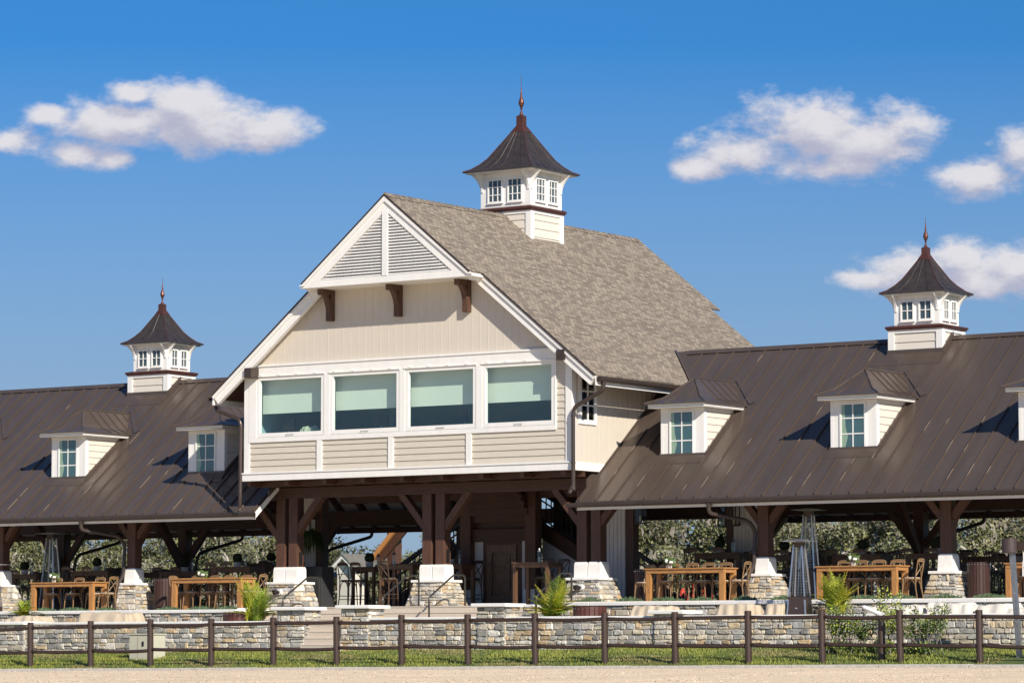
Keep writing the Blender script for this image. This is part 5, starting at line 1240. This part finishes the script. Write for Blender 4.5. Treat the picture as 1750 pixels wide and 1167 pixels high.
# low succulents along the coping
for i, (px, Y, w_) in enumerate(((78,-1.0,.28),(125,-1.0,.5),(182,-1.0,.30),(288,-.9,.38),(345,-.9,.42),(390,-.9,.30),(1010,-.8,.4),(1075,-.9,.36),(1140,-.9,.42),(1200,-.9,.34),(1272,-.9,.3),(1340,-.9,.32),(1475,-.9,.36),(1540,-.9,.4),(1615,-.9,.4),(1690,-.9,.42))):
    x = at(px,1030,Y).x; fz = FL if x < 0 else FR; rn = random.Random(i); m = MB()
    for k in range(130):
        v = Vector((rn.uniform(-w_,w_),rn.uniform(-.18,.18),0)); h = .13*(1-abs(v.x)/w_*.5)*rn.uniform(.4,1.2); b = Vector((x,Y,fz))+v; e = b+Vector((rn.gauss(0,.04),rn.gauss(0,.04),h)); s_ = Vector((rn.choice((-1,1))*.028,0,0)); kk = rn.uniform(.7,1.3); m.cur = (.13*kk,.19*kk,.09*kk); m.face([b,(b+e)/2+s_,e,(b+e)/2-s_])
    o = m.build('coping_plant', PALM, tint=True, fix=False)
    near = ['by the small palm at the far left','in the middle of the far left golden table','at the right leg of the far left table','at the left leg of the left middle table','under the left middle golden table','by the right leg of the left middle table','at the foot of the right double pedestal','below the two chairs by the boarded wall','under the golden table right of the boarded wall','at the right end of the table beyond the boarded wall','left of the pedestal with the bent downspout','right of the pedestal with the bent downspout','under the table behind the steel heater','below the chair at the head of the heater table','at the foot of the last column','between last column and galvanised post'][i]
    tag(o, 'low grey green plant '+near, 'plant', 'low plants along the terrace edge')
# sparse shrubs on the bank
def shrub(lab, px, py_b, py_t, Y, wpx, n, seed, yellow=.2):
    b = at(px,py_b,Y); b.z = grass_z(b.x,Y) if Y < -3.2 else b.z; H = at(px,py_t,Y).z-b.z; W_ = wpx/62/2; rn = random.Random(seed)
    u = thing('sparse_shrub', b, lab, 'shrub', 'sparse shrubs on the grass bank'); s = MB(); l = MB()
    for i in range(n):
        top = b+Vector((rn.uniform(-W_,W_),rn.uniform(-.3,.3),H*rn.uniform(.55,1.0))); st_ = b+Vector((rn.gauss(0,W_*.35),rn.gauss(0,.12),0)); mid = (st_+top)/2+Vector((rn.gauss(0,.05),rn.gauss(0,.05),0))
        s.tube([st_,mid,top],[.010,.007,.003],5)
        for k in range(85):
            q = rn.uniform(.12,1); p = (st_*(1-q)+mid*q) if q < .5 else (mid*(1-(q-.5)*2)+top*(q-.5)*2)
            p = p+Vector((rn.gauss(0,.055),rn.gauss(0,.055),rn.gauss(0,.02))); v = Vector((rn.gauss(0,1),rn.gauss(0,1),rn.gauss(.3,1))).normalized()*.058; w_ = v.orthogonal().normalized()*.023
            c = (.30,.33,.03) if rn.random() < yellow*(.4+q) else rn.choice([(.075,.12,.025),(.11,.15,.03),(.05,.08,.018)]); kk = rn.uniform(.7,1.3); l.cur = (c[0]*kk,c[1]*kk,c[2]*kk); l.face([p,p+v*.5+w_,p+v,p+v*.5-w_])
    s.build('stems', BARK, u); l.build('foliage', PALM, u, tint=True, fix=False)
shrub('leafy sparse shrub between the fence post and the palm', 1434, 1122, 1026, -4.6, 66, 24, 1, .14)
shrub('thin leafy shrub just left of the brown bollard', 1478, 1122, 1040, -4.6, 40, 13, 4, .1)
shrub('tall yellow tipped shrub behind the brown bollard', 1518, 1118, 998, -4.8, 44, 16, 2, .5)
shrub('broad bare stemmed shrub right of the bollard', 1580, 1120, 1030, -4.7, 88, 30, 3, .1)

# ------------------------------------------------------------------ behind the building
def oak(name, seed, H, spread):
    """one live oak: short trunk, crooked pale limbs, loose crown of leaf sprays with hanging moss"""
    rn = random.Random(seed); r = new_root(name, 'x', 'tree', 'live oaks behind the pavilions'); t = MB(); l = MB(); tips = []
    def limb(p, d, L, rad, lev):
        pts = [p]; q = p.copy(); dd = d.copy(); rs = [rad]; n = 5
        for i in range(n):
            dd = (dd+Vector((rn.gauss(0,.28),rn.gauss(0,.28),rn.gauss(.05,.2)))).normalized(); q = q+dd*L/n; pts.append(q.copy()); rs.append(rad*(1-.55*(i+1)/n))
            if lev >= 1: tips.append((q.copy(), lev))
        t.tube(pts, rs, 6 if lev else 9)
        if lev < 3:
            for k in range(rn.choice((2,3)) if lev else 6):
                j = rn.randint(2,n); a_ = rn.uniform(0,6.28); nd = (dd*.7+Vector((math.cos(a_),math.sin(a_),rn.uniform(-.1,.6)))).normalized(); limb(pts[j], nd, L*rn.uniform(.55,.8)*(spread if lev == 0 else 1), rs[j]*.62, lev+1)
    limb(Vector((0,0,-.3)), Vector((rn.gauss(0,.1),rn.gauss(0,.1),1)).normalized(), H*.42, H*.06, 0)
    zmax = max(p.z for p, _ in tips); 
    for p, lev in tips:
        if lev < 2 and rn.random() < .5: continue
        n = rn.randint(34,52); R0 = rn.uniform(.26,.55)*H/7; dens = rn.random()
        base = rn.choice([(.17,.172,.072),(.135,.142,.056),(.205,.20,.095),(.11,.115,.05),(.235,.222,.125),(.235,.213,.15)])
        for k in range(n):
            v = Vector((rn.gauss(0,1),rn.gauss(0,1),rn.gauss(0,.7))); c = p+v*R0*.55; s_ = rn.uniform(.045,.095)
            a_ = Vector((rn.gauss(0,1),rn.gauss(0,1),rn.gauss(0,1))).normalized(); b_ = a_.orthogonal().normalized(); kk = rn.uniform(.65,1.3); l.cur = (base[0]*kk,base[1]*kk,base[2]*kk)
            l.face([c-a_*s_,c+b_*s_*.55,c+a_*s_,c-b_*s_*.55])
        if rn.random() < .30:
            for k in range(rn.randint(2,5)):
                c = p+Vector((rn.gauss(0,.4),rn.gauss(0,.4),0)); h = rn.uniform(.15,.5); w_ = Vector((rn.uniform(-1,1),rn.uniform(-1,1),0)).normalized()*rn.uniform(.02,.06); kk = rn.uniform(.7,1.2); l.cur = (.25*kk,.225*kk,.18*kk)
                l.face([c-w_,c+w_,c+w_*.5+Vector((rn.gauss(0,.08),rn.gauss(0,.08),-h*.6)),c+Vector((0,0,-h))])
    t.build('trunk', BARKP, r); l.build('crown', LEAF, r, tint=True, fix=False); return r, zmax
BARKP = mat('oak_limbs', (.50,.45,.39), .9, noise=(4,.35))
oaks = [oak('live_oak', s, 7.0, sp) for s, sp in ((21,1.0),(22,1.15),(23,1.05),(24,.95))]
remember(None)
TREES = [(-25,55,880),(60,66,895),(150,50,905),(240,62,880),(330,50,890),(400,70,893),(455,56,905),(545,74,960),(610,66,945),(668,78,955),(735,58,925),(1000,62,900),(1085,54,872),(1150,66,868),(1215,50,858),(1290,60,860),(1365,52,870),(1440,64,872),(1510,50,868),(1585,60,864),(1655,52,868),(1725,64,860),(1800,54,862),(95,80,930),(200,84,925),(290,90,925),(370,85,920),(480,90,935),(1120,88,905),(1250,92,905),(1330,88,900),(1480,90,905),(1620,92,900),(1700,88,900),(575,92,968),(640,96,972)]
spot = ['far left behind the lanterned post','behind the left heater','with pale moss behind the left table','behind the left rear post','between the two left pavilion posts','loose crowned, left of the double posts','against the sky left of the double posts','low, behind the hanging fern','low, over the small white gable','behind the timber gable frame','behind the central post','behind the door hall','right of the boarded wall','pale limbed, over the stair newel','tall, right of the stair newel','behind the rear heater','behind the golden right table','in the middle of the right pavilion','left of the right column','behind the right column','right of the last column','behind the galvanised post','at the right edge'] + ['far back, left of the left heater','far back, right of the left heater','far back, behind the left middle table','far back, left of the double posts','far back, beside the boarded pier at left','far back, over the stair newel','far back, behind the right boarded pier','far back, behind the rear heater','far back, between heater and right column','far back, right of the right column','far back, behind the galvanised post','far back, left of the small gable','far back, right of the small gable']
for i, (px, Y, py) in enumerate(TREES):
    pr, zm_ = oaks[(i*3+i//4) % 4]; b = at(px, 1040, Y); zt = at(px, py, Y).z; o = put(pr, b.x, Y, 1.5, i*1.9, 'grey green live oak '+spot[i])
    k = (zt-1.5)/zm_*1.12; o.scale = (max(.72,k)*1.15, max(.72,k)*1.15, k)
un = MB(); rn = random.Random(9)
for i in range(15000):
    px = rn.uniform(-60,1810); Y = rn.uniform(92,102); b = at(px,1000,Y); z = 1.5+rn.uniform(0,1)**1.3*(3.0+.8*math.sin(px*.03)+.5*math.sin(px*.011)); c = Vector((b.x,Y,z)); s_ = rn.uniform(.09,.2); a_ = Vector((rn.gauss(0,1),rn.gauss(0,1),rn.gauss(0,1))).normalized(); b_ = a_.orthogonal().normalized(); q = rn.choice([(.13,.13,.055),(.10,.105,.045),(.17,.155,.08),(.21,.185,.13)]); kk = rn.uniform(.6,1.25); un.cur = (q[0]*kk,q[1]*kk,q[2]*kk); un.face([c-a_*s_,c+b_*s_*.6,c+a_*s_,c-b_*s_*.6])
tag(un.build('undergrowth', LEAF, tint=True, fix=False), kind='stuff')
# small house with white gable
HY = 30; a = at(587,948,HY); hz = a.z
h = thing('small_house', (a.x,HY,1.5), 'small pale house with white gable and grey shingle roof far behind the porch', 'house')
m = MB(); hw = .42; m.box(a.x-hw,a.x+hw,HY+.15,HY+.9,1.5,hz-.72); m.build('wall', CREAM, h)
m = MB(); m.prism([(a.x-hw,hz-.74),(a.x+hw,hz-.74),(a.x+hw,hz-.45),(a.x,hz-.06),(a.x-hw,hz-.45)],'y',HY+.12,HY+.30); m.build('gable', WHITE, h)
m = MB()
for sg in (-1,1): m.prism([(a.x,hz),(a.x+sg*(hw+.22),hz-.56),(a.x+sg*(hw+.22),hz-.70),(a.x,hz-.14)],'y',HY-.1,HY+.02)
m.build('gable_boards', WHITE, h)
m = MB()
for sg in (-1,1): m.prism([(a.x,hz+.06),(a.x+sg*(hw+.26),hz-.54),(a.x+sg*(hw+.26),hz-.58),(a.x,hz)],'y',HY-.13,HY+1.6)
m.prism([(HY+.5,hz-.80),(HY+2.2,hz+.02),(HY+2.2,hz-.08),(HY+.5,hz-.9)],'x',a.x-1.6,a.x+.9); m.build('roof', mat('grey_shingles',(.16,.15,.125),.9,noise=(7,.4),bump=.4,bscale=20,stretch=(1,1,4)), h)
# dark timber gable frame; the orange rafter paints its sunlit edge
OY = 20; p0, p1 = at(634,958,OY), at(684,893,OY)
h = thing('timber_frame', (p1.x,OY,1.5), 'dark timber gable frame, its sunlit edge coloured orange, standing behind the porch', 'timber frame')
m = MB(); m.bar(p0,p1+(p1-p0)*.25,.10,.16,side=(0,1,0)); m.build('rafter', SUNTIMBER, h)
q0, q1 = at(645,957,OY+.15), at(694,897,OY+.15); m = MB(); m.bar(q0,q1+(q1-q0)*.2,.10,.40,side=(0,1,0)); m.build('rafter', TIMBER, h)
m = MB(); c = at(674,930,OY+.4); m.box(c.x-.18,c.x+.18,OY+.2,OY+.6,1.5,c.z+.9); m.build('post', TIMBER, h)
# traffic-orange and white garden cans seen under the right table
for i, (px, py, Y) in enumerate(((1142,1015,16),(1167,1015,16.5),(1170,1022,15),(1188,1002,17),(1204,1015,16),(1213,1020,16))):
    c = at(px,py,Y); m = MB(); m.lathe([(.14,1.52),(.14,c.z-.1),(.10,c.z+.1),(.03,c.z+.2)],c.x,Y,10); o = m.build('traffic_cone', RED if i else WHITE); tag(o, ('white' if not i else 'orange red')+' cone under the right golden table, '+('first','second','third','fourth','fifth','sixth')[i]+' counted from the left', 'cone', 'cones behind the right table')
